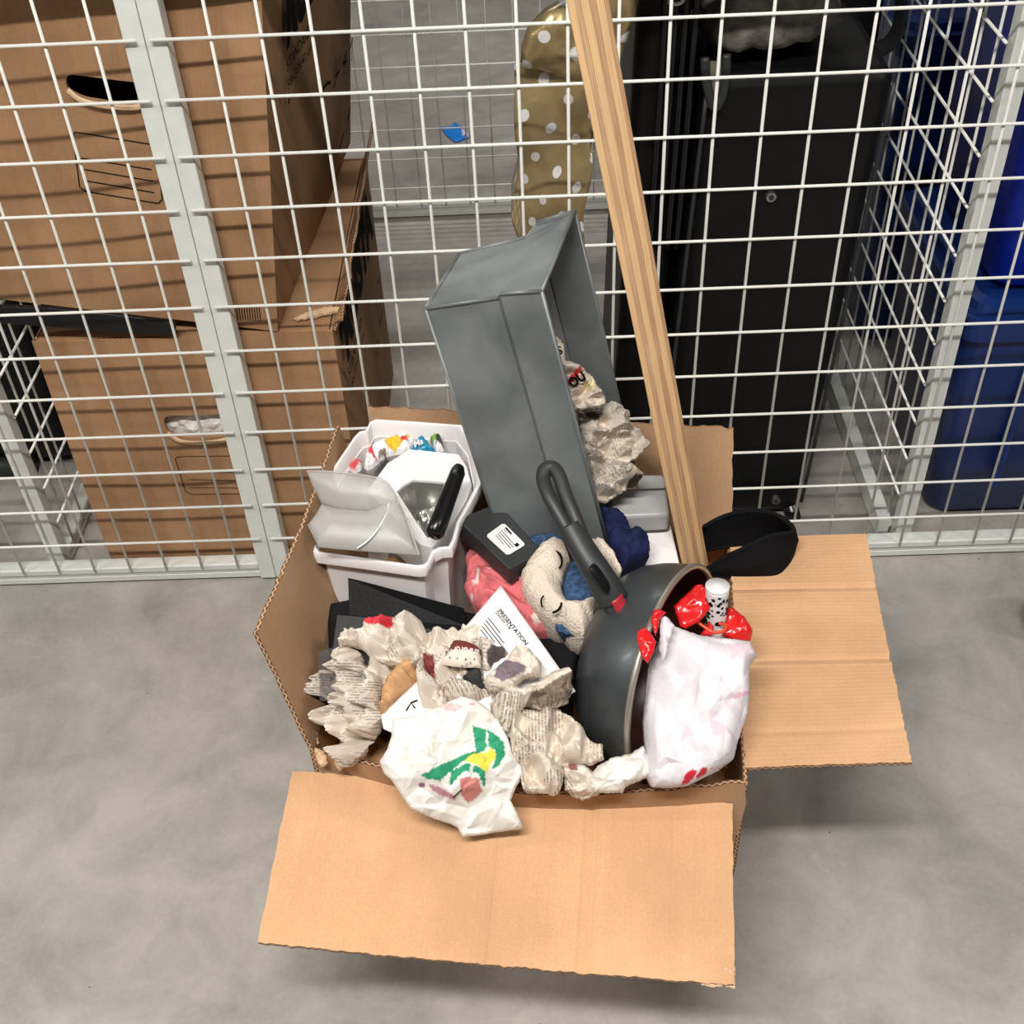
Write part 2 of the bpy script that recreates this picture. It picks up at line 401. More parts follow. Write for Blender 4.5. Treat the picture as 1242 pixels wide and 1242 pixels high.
def board(name, c00, c10, c11, c01, mat, parent=None, thick=.0045, nu=24, nv=12, rag=.0012, sag=0., seed=0, edge=M_edge, mat_back=None, creases=(), flutes_v=True, bulge=None):
    """corrugated sheet spanned by four corners; c00-c10 is the hinge; flutes run from hinge outwards."""
    rs = np.random.RandomState(seed); c00, c10, c11, c01 = [np.asarray(c, float) for c in (c00, c10, c11, c01)]
    nrm = unit(np.cross(c10-c00, c01-c00))
    nrm2 = unit(np.cross(c11-c01, c11-c10)); nn = unit(nrm+nrm2)
    Lu = (np.linalg.norm(c10-c00)+np.linalg.norm(c11-c01))/2; Lv = (np.linalg.norm(c01-c00)+np.linalg.norm(c11-c10))/2
    eu, ev = unit(c10-c00), unit(c01-c00)
    ruV, rvU = rs.normal(0, rag, (nu+1, 2)), rs.normal(0, rag, (nv+1, 2))
    top, uv = [], []
    low = [rs.uniform(0, 6.28, 2) for _ in range(3)]
    for j in range(nv+1):
        for i in range(nu+1):
            u, v = i/nu, j/nv
            p = c00*(1-u)*(1-v)+c10*u*(1-v)+c11*u*v+c01*(1-u)*v
            h = sag*math.sin(math.pi*u)*v + .0009*math.sin(u*9+low[0][0])*math.sin(v*5+low[0][1])
            for (cu, dh) in creases: h += dh*max(0, 1-abs(u-cu)/.018)
            if bulge: h += bulge(u, v)
            p = p + nn*h
            if j == 0: p = p + ev*ruV[i, 0]
            if j == nv: p = p + ev*ruV[i, 1]
            if i == 0: p = p + eu*rvU[j, 0]
            if i == nu: p = p + eu*rvU[j, 1]
            top.append(p); uv.append((u*Lu, v*Lv) if flutes_v else (v*Lv, u*Lu))
    n1 = len(top); bot = [p - nn*thick for p in top]
    F_, UV, MI = [], [], []
    W = nu+1
    for j in range(nv):
        for i in range(nu):
            q = [j*W+i, j*W+i+1, (j+1)*W+i+1, (j+1)*W+i]
            F_.append(q); UV += [uv[k] for k in q]; MI.append(0)
            q2 = [k+n1 for k in q[::-1]]; F_.append(q2); UV += [uv[k-n1] for k in q2]; MI.append(2 if mat_back else 0)
    def side(idx):
        s = 0.
        for a, b_ in zip(idx[:-1], idx[1:]):
            L = np.linalg.norm(top[a]-top[b_]); F_.append([b_, a, a+n1, b_+n1])
            UV.extend([(s+L, 1), (s, 1), (s, 0), (s+L, 0)]); MI.append(1); s += L
    side(list(range(W))); side([j*W+nu for j in range(nv+1)]); side([nv*W+i for i in range(nu, -1, -1)]); side([j*W for j in range(nv, -1, -1)])
    return fix_normals(mesh_obj(name, top+bot, F_, [mat, edge, mat_back or mat], parent, uvs=UV, matidx=MI))

# crumple field : piecewise linear folds with bent creases
def folds(P, seed, scale, n=7, amp=.28):
    rs = np.random.RandomState(seed); P = np.asarray(P, float); h = np.zeros(len(P)); bend = np.zeros(len(P))
    for i in range(n):
        a = rs.uniform(0, math.pi); per = scale*rs.uniform(.45, 1.6); ph = rs.uniform(0, 1)
        v = (P[:, 0]*math.cos(a)+P[:, 1]*math.sin(a))/per + ph + bend*rs.uniform(-.8, .8)
        t = np.abs(v-np.floor(v)-.5)*2-.5
        h += t*per*amp; bend = bend*.6 + t*.6
    return h
def facets(P, seed, cell, amp=1.):
    """crumpled-paper facets: piecewise linear surface over random points."""
    rs = np.random.RandomState(seed); a = rs.uniform(0, math.pi); st = rs.uniform(.55, .8)
    c, s_ = math.cos(a), math.sin(a); Q = np.stack([P[:, 0]*c+P[:, 1]*s_, (-P[:, 0]*s_+P[:, 1]*c)*st], 1)
    lo, hi = Q.min(0)-cell*2, Q.max(0)+cell*2
    g = [(x, y) for x in np.arange(lo[0], hi[0], cell) for y in np.arange(lo[1], hi[1], cell)]
    g = np.array(g)+rs.uniform(-.46, .46, (len(g), 2))*cell; hh = rs.uniform(-1, 1, len(g))
    t = delaunay_2d_cdt([Vector(p) for p in g], [], [], 0, 1e-9)
    gv = np.array([tuple(v) for v in t[0]]); h = np.zeros(len(Q)); done = np.zeros(len(Q), bool)
    for f in t[2]:
        A, B, C = gv[f[0]], gv[f[1]], gv[f[2]]; m = (~done) & (Q[:, 0] >= min(A[0], B[0], C[0])) & (Q[:, 0] <= max(A[0], B[0], C[0])) & (Q[:, 1] >= min(A[1], B[1], C[1])) & (Q[:, 1] <= max(A[1], B[1], C[1]))
        if not m.any(): continue
        D = (B[1]-C[1])*(A[0]-C[0])+(C[0]-B[0])*(A[1]-C[1])
        if abs(D) < 1e-14: continue
        q = Q[m]; l0 = ((B[1]-C[1])*(q[:, 0]-C[0])+(C[0]-B[0])*(q[:, 1]-C[1]))/D; l1 = ((C[1]-A[1])*(q[:, 0]-C[0])+(A[0]-C[0])*(q[:, 1]-C[1]))/D
        ok = (l0 >= -1e-6) & (l1 >= -1e-6) & (l0+l1 <= 1+1e-6); idx = np.where(m)[0][ok]
        h[idx] = l0[ok]*hh[f[0]]+l1[ok]*hh[f[1]]+(1-l0[ok]-l1[ok])*hh[f[2]]; done[idx] = True
    return h*amp
def ripples(P, seed, scale, n=5, amp=.2):
    rs = np.random.RandomState(seed); h = np.zeros(len(P)); bend = np.zeros(len(P))
    for i in range(n):
        a = rs.uniform(0, math.pi); per = scale*rs.uniform(.6, 1.7); ph = rs.uniform(0, 6.28)
        v = np.sin((P[:, 0]*math.cos(a)+P[:, 1]*math.sin(a))/per*2*math.pi+ph+bend*1.5)
        h += v*per*amp*.4; bend = v
    return h
def inside(poly, q):
    poly = np.asarray(poly, float); x, y = q[:, 0], q[:, 1]; r = np.zeros(len(q), bool); j = len(poly)-1
    for i in range(len(poly)):
        xi, yi = poly[i]; xj, yj = poly[j]
        c = ((yi > y) != (yj > y)) & (x < (xj-xi)*(y-yi)/((yj-yi) if yj != yi else 1e-9)+xi); r ^= c; j = i
    return r
def edge_dist(poly, q):
    poly = np.asarray(poly, float); d = np.full(len(q), 1e9)
    for i in range(len(poly)):
        a, b_ = poly[i], poly[(i+1) % len(poly)]; ab = b_-a; t = np.clip(((q-a)@ab)/max(ab@ab, 1e-12), 0, 1)
        d = np.minimum(d, np.linalg.norm(q-(a+t[:, None]*ab), axis=1))
    return d
def resample(poly, step, jit=0., seed=0):
    rs = np.random.RandomState(seed); out = []
    for i in range(len(poly)):
        a, b_ = np.asarray(poly[i], float), np.asarray(poly[(i+1) % len(poly)], float); L = np.linalg.norm(b_-a); k = max(1, int(L/step))
        nn = np.array([-(b_-a)[1], (b_-a)[0]])/max(L, 1e-9)
        for s in range(k):
            p = a+(b_-a)*s/k
            if s: p = p + nn*rs.uniform(-jit, jit)
            out.append(p)
    return np.array(out)
def rel(ox, oy, s, pts): return [(ox+x/s, oy+y/s) for x, y in pts]

def sheet(name, poly, anchors, mat, parent=None, step=2.6, dome=.02, under=.012, R=22, crumple=.012, cseed=1, fold='sharp', cscale=.03, paint=(), jit=.8, smooth=False, uvrot=0., thin=False, extra=None, nfold=7, edge_soft=.35, dents=(), sharp=1.):
    """a crumpled sheet or wad: outline given in picture pixels, lying on the plane through three (px,py,z) anchors."""
    A3 = [at(*a) for a in anchors]; n = unit(np.cross(A3[1]-A3[0], A3[2]-A3[0]))
    if n[2] < 0: n = -n
    e1 = unit(A3[1]-A3[0]); e2 = np.cross(n, e1)
    B = resample(poly, step*1.3, jit, cseed)
    lo, hi = B.min(0), B.max(0); rs = np.random.RandomState(cseed+7)
    ys = np.arange(lo[1], hi[1], step*.87); g = []
    for k, y in enumerate(ys):
        for x in np.arange(lo[0]+(k % 2)*step/2, hi[0], step): g.append((x, y))
    g = np.array(g)+rs.uniform(-.28, .28, (len(g), 2))*step
    g = g[inside(B, g)]; g = g[edge_dist(B, g) > step*.55]
    pts = np.vstack([B, g]); nb = len(B)
    r = delaunay_2d_cdt([Vector(p) for p in pts], [(i, (i+1) % nb) for i in range(nb)], [], 0, 1e-6)
    q = np.array([tuple(v) for v in r[0]]); tri = [f for f in r[2] if len(f) == 3]
    cen = np.array([q[list(f)].mean(0) for f in tri]); keep = inside(B, cen); tri = [f for f, k in zip(tri, keep) if k]
    P3 = np.array([atP(x, y, A3[0], n) for x, y in q]); L = np.stack([(P3-A3[0])@e1, (P3-A3[0])@e2], 1)
    d = edge_dist(B, q); d[d < 1e-3] = 0
    dn = np.clip(d/R, 0, 1); prof = np.sqrt(np.clip(1-(1-dn)**2, 0, 1))
    fn = folds if fold == 'sharp' else ripples
    hf = fn(L, cseed*13+3, cscale, nfold)
    hf = hf/max(1e-6, np.abs(hf).max())
    if fold == 'sharp' and not smooth and crumple > .004:
        hf = (hf*.45 + facets(L, cseed*7+1, cscale*.55)*.62 + facets(L, cseed*7+2, cscale*.24)*.34)*sharp
    hf = hf*crumple
    soft = edge_soft+(1-edge_soft)*np.clip(d/8, 0, 1)
    h = dome*prof + hf*soft
    if extra is not None: h = h + extra(q, d)
    for (dx, dy, rx, ry, dp) in dents: h = h - dp*np.exp(-((q[:, 0]-dx)/rx)**2-((q[:, 1]-dy)/ry)**2)
    top = P3 + n*h[:, None]
    N_ = len(q); cols = np.ones((N_, 3))
    for item in paint:
        pl, c = item[0], item[1]; w = inside(pl, q) if len(pl) > 2 else (np.linalg.norm((q-np.array(pl[0]))/np.array(pl[1]), axis=1) < 1)
        cols[w] = c
    on_b = (d <= 1e-3)
    if thin: bot = top - n*.0006
    else:
        low = hf*soft*.3 - under*prof - .0008; bot = P3 + n*np.minimum(low, h-.0008)[:, None]
    F_ = [tuple(f) for f in tri]; bidx = {}; V2 = []
    F_ = []
    for f in tri:
        a, b_, c = f; nz = np.dot(np.cross(top[b_]-top[a], top[c]-top[a]), n)
        f = (a, b_, c) if nz > 0 else (a, c, b_); F_.append(f); F_.append((f[0]+N_, f[2]+N_, f[1]+N_))
    # rim
    from collections import Counter
    ec = Counter(); dirn = {}
    for f in F_[::2]:
        for a, b_ in ((f[0], f[1]), (f[1], f[2]), (f[2], f[0])): k = (min(a, b_), max(a, b_)); ec[k] += 1; dirn[k] = (a, b_)
    for k, c in ec.items():
        if c == 1: a, b_ = dirn[k]; F_.append((b_, a, a+N_, b_+N_))
    uv = L.copy(); c_, s_ = math.cos(uvrot), math.sin(uvrot); uv = np.stack([uv[:, 0]*c_-uv[:, 1]*s_, uv[:, 0]*s_+uv[:, 1]*c_], 1)
    o = mesh_obj(name, np.vstack([top, bot]), F_, mat, parent, smooth, uvs=np.vstack([uv, uv]), cols=np.vstack([cols, cols]))
    o_info[o.name] = (q, top, n)
    return o
o_info = {}
def surf(o, x, y, off=.0006):
    q, top, n = o_info[o.name]; d = np.sum((q-np.array([x, y]))**2, 1); k = np.argsort(d)[:6]
    w = 1/(d[k]+.3); p = (top[k]*w[:, None]).sum(0)/w.sum(); hn = ((top[k]-p)@n).max()
    # keep on the viewing ray through (x,y)
    p2 = atP(x, y, p, n); return p2 + n*(off+max(0, hn)*.6)

def text_vf(txt, bold=0., shear=0.):
    cu = bpy.data.curves.new('t', 'FONT'); cu.body = txt; cu.size = 1; cu.offset = bold; cu.resolution_u = 3; cu.shear = shear
    ob = bpy.data.objects.new('t', cu); COL.objects.link(ob)
    dg = bpy.context.evaluated_depsgraph_get(); me = bpy.data.meshes.new_from_object(ob.evaluated_get(dg))
    v = np.array([tuple(p.co) for p in me.vertices]); f = [tuple(p.vertices) for p in me.polygons]
    bpy.data.objects.remove(ob); bpy.data.curves.remove(cu); bpy.data.meshes.remove(me)
    v[:, 0] -= v[:, 0].min(); return v, f
def text3d(name, txt, p0, du, dv, length, height, mat, parent, bold=0., lift=.0006, shear=0., thick=.0002):
    """flat lettering: p0 baseline start, du reading direction, dv letter-up direction."""
    v, f = text_vf(txt, bold, shear); w = v[:, 0].max(); du, dv = unit(du), unit(dv); nn = unit(np.cross(du, dv))
    P = [np.asarray(p0)+du*(a/w*length)+dv*(b_/.7*height)+nn*lift for a, b_, _ in v]
    return mesh_obj(name, P, f, mat, parent)
def strip_lines(name, segs, width, nrm, mat, parent, lift=.0006):
    V_, F_ = [], []; nrm = unit(nrm)
    for pts in segs:
        pts = [np.asarray(p, float) for p in pts]; k = len(V_)
        for i, p in enumerate(pts):
            t = unit(pts[min(i+1, len(pts)-1)]-pts[max(i-1, 0)]); s = np.cross(nrm, t)*width/2
            V_ += [p+s+nrm*lift, p-s+nrm*lift]
        for i in range(len(pts)-1): a = k+2*i; F_.append((a, a+2, a+3, a+1))
    return fix_normals(mesh_obj(name, V_, F_, mat, parent))
def prism(name, poly, z, drop, mat, parent=None, bev=.002, ztop=None):
    """solid with a flat top outlined in pixels on plane z (or per-point z) and straight sides going down."""
    zz = z if np.iterable(z) else [z]*len(poly)
    top = [at(x, y, k) for (x, y), k in zip(poly, zz)]; bot = [p-V(0, 0, drop) for p in top]
    o = loft(name, [bot, top], mat, parent, cap0=True, cap1=True)
    return bevel(o, bev, 3) if bev else o

exec_sections = []
# ================================================================== SETTING
fl = mesh_obj('floor', [(-3, -3, 0), (5, -3, 0), (5, 4.5, 0), (-3, 4.5, 0), (-3, -3, -.1), (5, -3, -.1), (5, 4.5, -.1), (-3, 4.5, -.1)],
              [(0, 1, 2, 3), (7, 6, 5, 4), (0, 4, 5, 1), (1, 5, 6, 2), (2, 6, 7, 3), (3, 7, 4, 0)], M_conc)
tag(fl, kind='structure')

M_wall = plain('painted_wall', (.24, .24, .235), .8)
for nm, c0, c1 in (('ceiling', (-3, -3, 2.9), (5, 4.5, 3.0)), ('wall_back', (-3, 4.5, -.1), (5, 4.6, 3)), ('wall_left', (-3.1, -3, -.1), (-3, 4.5, 3)), ('wall_right', (5, -3, -.1), (5.1, 4.5, 3))):
    tag(box(nm, c0, c1, M_wall), kind='structure')

# ------------------------------------------------------------------ wire fences
WZ = [.0998+.0707*k for k in range(17)]
def wire_mesh(length, r=.0021, n=8):
    v, f = tube_vf([(0, 0, 0), (0, 0, length)], r, n, caps=True)
    me = bpy.data.meshes.new('wire'); me.from_pydata([tuple(p) for p in v], [], f); me.materials.append(M_wire)
    for p in me.polygons: p.use_smooth = True
    bm = bmesh.new(); bm.from_mesh(me); bmesh.ops.recalc_face_normals(bm, faces=bm.faces); bm.to_mesh(me); bm.free(); return me
def rail(name, p0, p1, mat, parent, h=.034, d=.022):
    """rolled steel rail with a groove in its face, between two points along X or Y (z = underside)."""
    p0, p1 = np.asarray(p0, float), np.asarray(p1, float); t = unit(p1-p0); w = np.cross(t, V(0, 0, 1))
    prof = [(.005, 0), (.0045, h*.30), (.006, h*.34), (.0045, h*.38), (.004, h*.60), (.0005, h*.66), (0, h-.002), (.002, h), (d, h), (d, 0)]
    rings = [[p + (-w)*a + V(0, 0, b_) for a, b_ in prof] for p in (p0, p1)]
    return loft(name, rings, mat, parent, cap0=True, cap1=True)
def fence(label, x0, x1, xs, y=0., ztop=1.23, along='x', rows=WZ, stiles=(True, True), mid=True, group=None, front=1, r=.0021):
    """panel in the plane y (along x) or x (along y). front=+1: wires lie on the -normal side."""
    org = V(x0, y, 0) if along == 'x' else V(y, x0, 0)
    root = empty('mesh_fence_panel', org, label, 'fence', group)
    def P(a, depth, z): return V(a, y+depth, z) if along == 'x' else V(y+depth*front, a, z)
    sw = .0245
    # frame
    for k, a in enumerate((x0, x1)):
        if not stiles[k]: continue
        b0, b1 = (a, a+sw) if k == 0 else (a-sw, a)
        q0, q1 = P(b0, .003, .006), P(b1, .028, ztop)
        box('stile', np.minimum(q0, q1), np.maximum(q0, q1), M_fence, root, bev=.0015)
    a0, a1 = x0+(sw if stiles[0] else 0), x1-(sw if stiles[1] else 0)
    pr = rail('bottom_rail', P(a0, .003, .006), P(a1, .003, .006), M_fence, root)
    if along == 'y' : pass
    if mid:  # unseen rail added above the view to shade the upper box's top
        q0, q1 = P(a0, .003, .933), P(a1, .028, .965)
        box('shadow_rail', np.minimum(q0, q1), np.maximum(q0, q1), M_fence, root, bev=.0015)
    q0, q1 = P(a0, .003, ztop-.03), P(a1, .028, ztop)
    box('top_rail', np.minimum(q0, q1), np.maximum(q0, q1), M_fence, root, bev=.0015)
    vm = wire_mesh(ztop-.012-.036, r); hm = wire_mesh(abs(x1-x0)-.016, r)
    for a in xs:
        o = bpy.data.objects.new('wire', vm); COL.objects.link(o); o.parent = root
        o.location = tuple(P(a, 0., .036)-org)
    for z in rows:
        o = bpy.data.objects.new('wire', hm); COL.objects.link(o); o.parent = root
        o.location = tuple(P(x0+.008, -.0035, z)-org)
        o.rotation_euler = (0, math.pi/2, 0) if along == 'x' else (-math.pi/2, 0, 0)
    return root
fence('white welded mesh panel behind the open box, right of the double post', -.0180, 1.60, [S*i for i in range(1, 27)], group=None)
fence('white welded mesh panel in front of the stacked moving boxes, left of the double post', -1.0, -.0187, [S*(j-5.2861) for j in range(-11, 5)])
sr = fence('white mesh partition running back between the suitcases and the blue crates', .030, 1.17, [.03+.0245+.02+S*i for i in range(0, 19)], y=.985, along='y',
           rows=[z+.0102 for z in WZ], front=1, mid=False)
sl = fence('white mesh partition running back left of the moving boxes', .030, 1.17, [.03+.0245+.02+S*i for i in range(0, 19)], y=-.362, along='y',
           rows=[z+.0102 for z in WZ], front=-1, mid=False)
fence('distant white mesh panel closing the back of the storage cage', -.36, 1.0, [.104-S*7+S*i for i in range(0, 23)], y=1.2, rows=[.085+.0707*k for k in range(16)], mid=False, r=.0019)

# ------------------------------------------------------------------ the big open cardboard box
FL, FR, BR, BL = V(.172, -.632, 0), V(.606, -.688, 0), V(.640, -.335, 0), V(.207, -.290, 0)
ZR = .39
up = V(0, 0, 1)
BX = empty('cardboard_box', ((FL+FR+BR+BL)/4)*V(1, 1, 0), 'large open cardboard box on the floor, heaped with household things', 'box')
def z(p, h): return V(p[0], p[1], h)
board('bottom_panel', z(FL, .006), z(FR, .006), z(BR, .006), z(BL, .006), M_card, BX, rag=0)
board('front_panel', z(FL, .002), z(FR, .002), z(FR, ZR), z(FL, ZR), M_cardout, BX, mat_back=M_card, seed=1, rag=.0015,
      bulge=lambda u, v: .032*math.sin(math.pi*min(1, max(0, u)))**1.2*v**2)
board('back_panel', z(BR, .002), z(BL, .002), z(BL, ZR), z(BR, ZR), M_cardout, BX, mat_back=M_card, seed=2, rag=.0003)
board('left_panel', z(BL, .002), z(FL, .002), z(FL, ZR), z(BL, ZR), M_cardout, BX, mat_back=M_card, seed=3, rag=.0003)
board('right_panel', z(FR, .002), z(BR, .002), z(BR, ZR), z(FR, ZR), M_cardout, BX, mat_back=M_card, seed=4, rag=.0003)
# front flap, hanging a little below level
board('front_flap', at(356, 938, .357), at(888, 977, .357), at(890, 1197, .338), at(313, 1145, .338), M_card, BX, nu=110, nv=20, rag=.0005, sag=.004, seed=5,
      creases=((.475, -.0030), (.69, .0034), (.27, .0016), (.88, .0012)))
# right flap
board('side_flap', at(903, 934, ZR-.004), at(884, 655, ZR+.002), at(1050, 651, ZR+.003), at(1105, 927, ZR-.008), M_card, BX, nu=90, nv=16, rag=.0005, seed=6,
      creases=((.42, .0030), (.745, .0030), (.13, .0018)), sag=.003)
# left flap, raised
lf1 = atY(307, 768, -.605); lf0 = atY(407, 517, -.30)
board('side_flap', z(BL, ZR), z(FL, ZR), lf1, lf0, M_card, BX, nu=40, nv=16, rag=.0008, seed=7, sag=-.004, mat_back=M_cardout)
# back flap, upright, in two visible ends of one sheet
board('back_flap', z(BR, ZR-.002), z(BL, ZR-.002), atY(447, 492, -.262), atY(889, 519, -.262), M_card, BX, nu=60, nv=14, rag=.0008, seed=8, mat_back=M_cardout)
# torn corner and split bits on the flap corner
tc = [(850, 1194), (862, 1186), (872, 1182), (879, 1172), (884, 1160), (891, 1158), (892, 1198), (876, 1196), (864, 1197)]
o = sheet('torn_corner', tc, [(862, 1192, .3395), (891, 1197, .3395), (888, 1165, .3425)], M_torn, BX, step=1.6, dome=.002, under=.001, R=5, crumple=.0055, cscale=.012)
for k, (px, py) in enumerate(((378, 893), (388, 917), (410, 922), (878, 652))):
    sheet('torn_edge', [(px-6, py-10), (px+5, py-6), (px+9, py+8), (px+2, py+14), (px-5, py+4)], [(px, py-8, .392), (px+8, py, .390), (px, py+9, .384)], M_torn, BX, step=2, dome=.004, under=.003, R=6, crumple=.003, cscale=.008, cseed=30+k)

# ------------------------------------------------------------------ moving boxes behind the fence
def moving_box(label, W, D, H, hole, group, right_x, y0, z0, rot, hasfill):
    """front face at local y=0, origin at the front-right-bottom corner, body to -x and +y."""
    root = empty('moving_box', (0, 0, 0), label, 'box', group)
    def rr(x0, x1, z0_, z1): return [(x0, z0_), (x1, z0_), (x1, z1), (x0, z1)]
    outer = resample(rr(-W, 0, 0, H), .02)
    hx, hz, hw, hh = hole
    hp = []
    for a in range(24):
        th = 2*math.pi*a/24; c, s = math.cos(th), math.sin(th)
        hp.append((hx+hw/2*math.copysign(abs(c)**.45, c), hz+hh/2*math.copysign(abs(s)**.7, s)*(1+.12*math.sin(3*th))))
    hp = np.array(hp); rs = np.random.RandomState(3)
    gx, gz = np.meshgrid(np.arange(-W+.03, -.02, .03), np.arange(.03, H-.02, .03)); g = np.stack([gx.ravel(), gz.ravel()], 1)
    g = g[(~inside(hp, g)) & (edge_dist(hp, g) > .012)]
    pts = np.vstack([outer, hp, g]); no, nh = len(outer), len(hp)
    ed = [(i, (i+1) % no) for i in range(no)]+[(no+i, no+(i+1) % nh) for i in range(nh)]
    r = delaunay_2d_cdt([Vector(p) for p in pts], ed, [], 0, 1e-6); q = np.array([tuple(v) for v in r[0]])
    tri = [f for f in r[2]]; cen = np.array([q[list(f)].mean(0) for f in tri]); tri = [f for f, k in zip(tri, inside(hp, cen)) if not k]
    warp = lambda x, z_: .004*math.sin(x*17)*math.sin(z_*9)
    T = 0.005
    vt = [(x, warp(x, b_), b_) for x, b_ in q]; vb = [(x, warp(x, b_)+T, b_) for x, b_ in q]; n = len(q)
    F_ = [f for f in tri]+[tuple(i+n for i in f[::-1]) for f in tri]
    from collections import Counter
    ec = Counter()
    for f in tri:
        for a, b_ in zip(f, f[1:]+f[:1]): ec[(min(a, b_), max(a, b_))] += 1
    for (a, b_), c in ec.items():
        if c == 1: F_.append((a, b_, b_+n, a+n))
    uv = [(x, b_) for x, b_ in q]*2
    fix_normals(mesh_obj('front_panel', vt+vb, F_, M_cardold, root, uvs=uv))
    board('side_panel', (0, T, 0), (0, D, 0), (0, D, H), (0, T, H), M_cardold, root, rag=0, nu=16, nv=10, bulge=lambda u, v: .006*math.sin(math.pi*u)*math.sin(math.pi*v))
    board('side_panel', (-W, D, 0), (-W, T, 0), (-W, T, H), (-W, D, H), M_cardold, root, rag=0, nu=8, nv=6)
    board('back_panel', (0, D, 0), (-W, D, 0), (-W, D, H), (0, D, H), M_cardold, root, rag=0, nu=8, nv=6)
    board('bottom_panel', (-W+.006, T+.001, .006), (-.006, T+.001, .006), (-.006, D-.006, .006), (-W+.006, D-.006, .006), M_cardold, root, rag=0, nu=6, nv=6)
    board('top_panel', (-W+.006, T+.001, H-.001), (-.006, T+.001, H-.001), (-.006, D-.006, H-.001), (-W+.006, D-.006, H-.001), M_cardold, root, rag=0, nu=6, nv=6)
    # curled lip of the hand hole
    lip = [(hx-hw*.48, -.001, hz-hh*.25), (hx-hw*.3, -.006, hz-hh*.55), (hx, -.008, hz-hh*.62), (hx+hw*.35, -.006, hz-hh*.55), (hx+hw*.46, -.001, hz-hh*.3)]
    v, f = tube_vf(catmull([V(*p) for p in lip], 5), [(.004, .0025)]*21, 6); mesh_obj('torn_lip', v, f, M_torn, root)
    root.location = (right_x, y0, z0); root.rotation_euler = rot
    return root
import math as _m
B1p, B0p = atY(337, 402, .036), atY(0, 374, .036)
tilt = _m.atan2(-(B1p-B0p)[2], (B1p-B0p)[0])
hc = [atY(x, y, .036) for x, y in ((75, 100), (178, 128), (125, 95), (125, 130))]
tilt *= .92; YAWB = -.075; Rm = Matrix.Rotation(YAWB, 4, 'Z') @ Matrix.Rotation(tilt, 4, 'Y')
def to_loc(p): return Rm.inverted() @ (Vector(p)-Vector(B1p))
h0, h1, h2, h3 = [to_loc(p) for p in hc]
UB = moving_box('upper brown moving box of the stack, with an empty dark hand hole', .42, .60, .50,
                ((h0.x+h1.x)/2-.0, (h2.z+h3.z)/2, h1.x-h0.x+.004, abs(h2.z-h3.z)*.8), 'g', B1p[0], B1p[1], B1p[2], (0, tilt, YAWB), False)
LBo = V(.134, .034, 0)
g0, g1, g2, g3 = [Vector(atY(x, y, .034)-LBo) for x, y in ((198, 512), (284, 520), (240, 502), (240, 530))]
LB = moving_box('lower brown moving box, crushed and open-topped, with white paper in its hand hole', .424, .54, .455,
                ((g0.x+g1.x)/2, (g2.z+g3.z)/2, g1.x-g0.x, abs(g2.z-g3.z)), 'g', LBo[0], LBo[1], LBo[2], (0, 0, 0), True)
for o in (UB, LB):
    if 'group' in o: del o['group']
def loc_pts(root, pts):      # world points -> root local (so a decal sits on a rotated box)
    m = Matrix.Translation(root.location) @ root.rotation_euler.to_matrix().to_4x4(); mi = m.inverted()
    return [np.array(mi @ Vector(p)) for p in pts]
def decal_front(root, segs_px, Y, width, name='printed_lines'):
    segs = [loc_pts(root, [atY(x, y, Y-.001) for x, y in s]) for s in segs_px]
    V_, F_ = [], []
    for pts in segs:
        k = len(V_)
        for i, p in enumerate(pts):
            t = unit(pts[min(i+1, len(pts)-1)]-pts[max(i-1, 0)]); s = np.cross(V(0, -1, 0), t)*width/2
            for q in (p+s, p-s): V_.append(V(q[0], .004*math.sin(q[0]*17)*math.sin(q[2]*9)-.0008, q[2]))
        for i in range(len(pts)-1): a = k+2*i; F_.append((a, a+2, a+3, a+1))
    me = bpy.data.meshes.new(name); me.from_pydata([tuple(v) for v in V_], [], F_); me.materials.append(M_ink)
    o = bpy.data.objects.new(name, me); COL.objects.link(o); o.parent = root; return o
def seg_dense(pts, k=6):
    out = []
    for a, b_ in zip(pts[:-1], pts[1:]):
        for s in range(k): out.append((a[0]+(b_[0]-a[0])*s/k, a[1]+(b_[1]-a[1])*s/k))
    return out+[pts[-1]]
decal_front(UB, [seg_dense([(85, 168), (180, 178), (189, 183), (195, 245), (190, 250), (97, 241), (90, 236), (82, 172), (85, 168)]),
                 seg_dense([(92, 200), (182, 209)]), seg_dense([(96, 214), (184, 223)]), seg_dense([(99, 228), (185, 237)])], .036, .0016)
decal_front(LB, [seg_dense([(212, 558), (215, 556), (286, 553)]), seg_dense([(212, 558), (224, 598), (232, 602), (300, 599)]),
                 seg_dense([(227, 575), (296, 573)]), seg_dense([(229, 584), (296, 583)]), seg_dense([(230, 594), (298, 592)])], .034, .0012)
# barcode print at the upper box's lower corner
decal_front(UB, [seg_dense([(286+i*3.1, 372), (288+i*3.1, 390)], 2) for i in range(10)], .036, .0013, 'printed_barcode')
# side lettering 
def side_text(root, txt, a_px, b_px, hgt, X, bold, name='lettering', shear=0.):
    """a_px, b_px baseline ends in pixels on the right side face of the box."""
    m = (Matrix.Translation(root.location) @ root.rotation_euler.to_matrix().to_4x4())
    n = np.array((m.to_3x3() @ Vector((1, 0, 0)))); p0 = np.array(root.location)
    A_, B_ = loc_pts(root, [atP(*a_px, p0, n), atP(*b_px, p0, n)])
    A_[0] = B_[0] = .0085; B_[2] = A_[2]+(B_[2]-A_[2])*.3
    v, f = text_vf(txt, bold, shear); w = v[:, 0].max(); du = unit(B_-A_); L = np.linalg.norm(B_-A_)
    P = [A_+du*(a/w*L)+V(0, 0, 1)*(b_/.7*hgt) for a, b_, _ in v]
    me = bpy.data.meshes.new(name); me.from_pydata([tuple(p) for p in P], [], f); me.materials.append(M_ink)
    o = bpy.data.objects.new(name, me); COL.objects.link(o); o.parent = root; return o
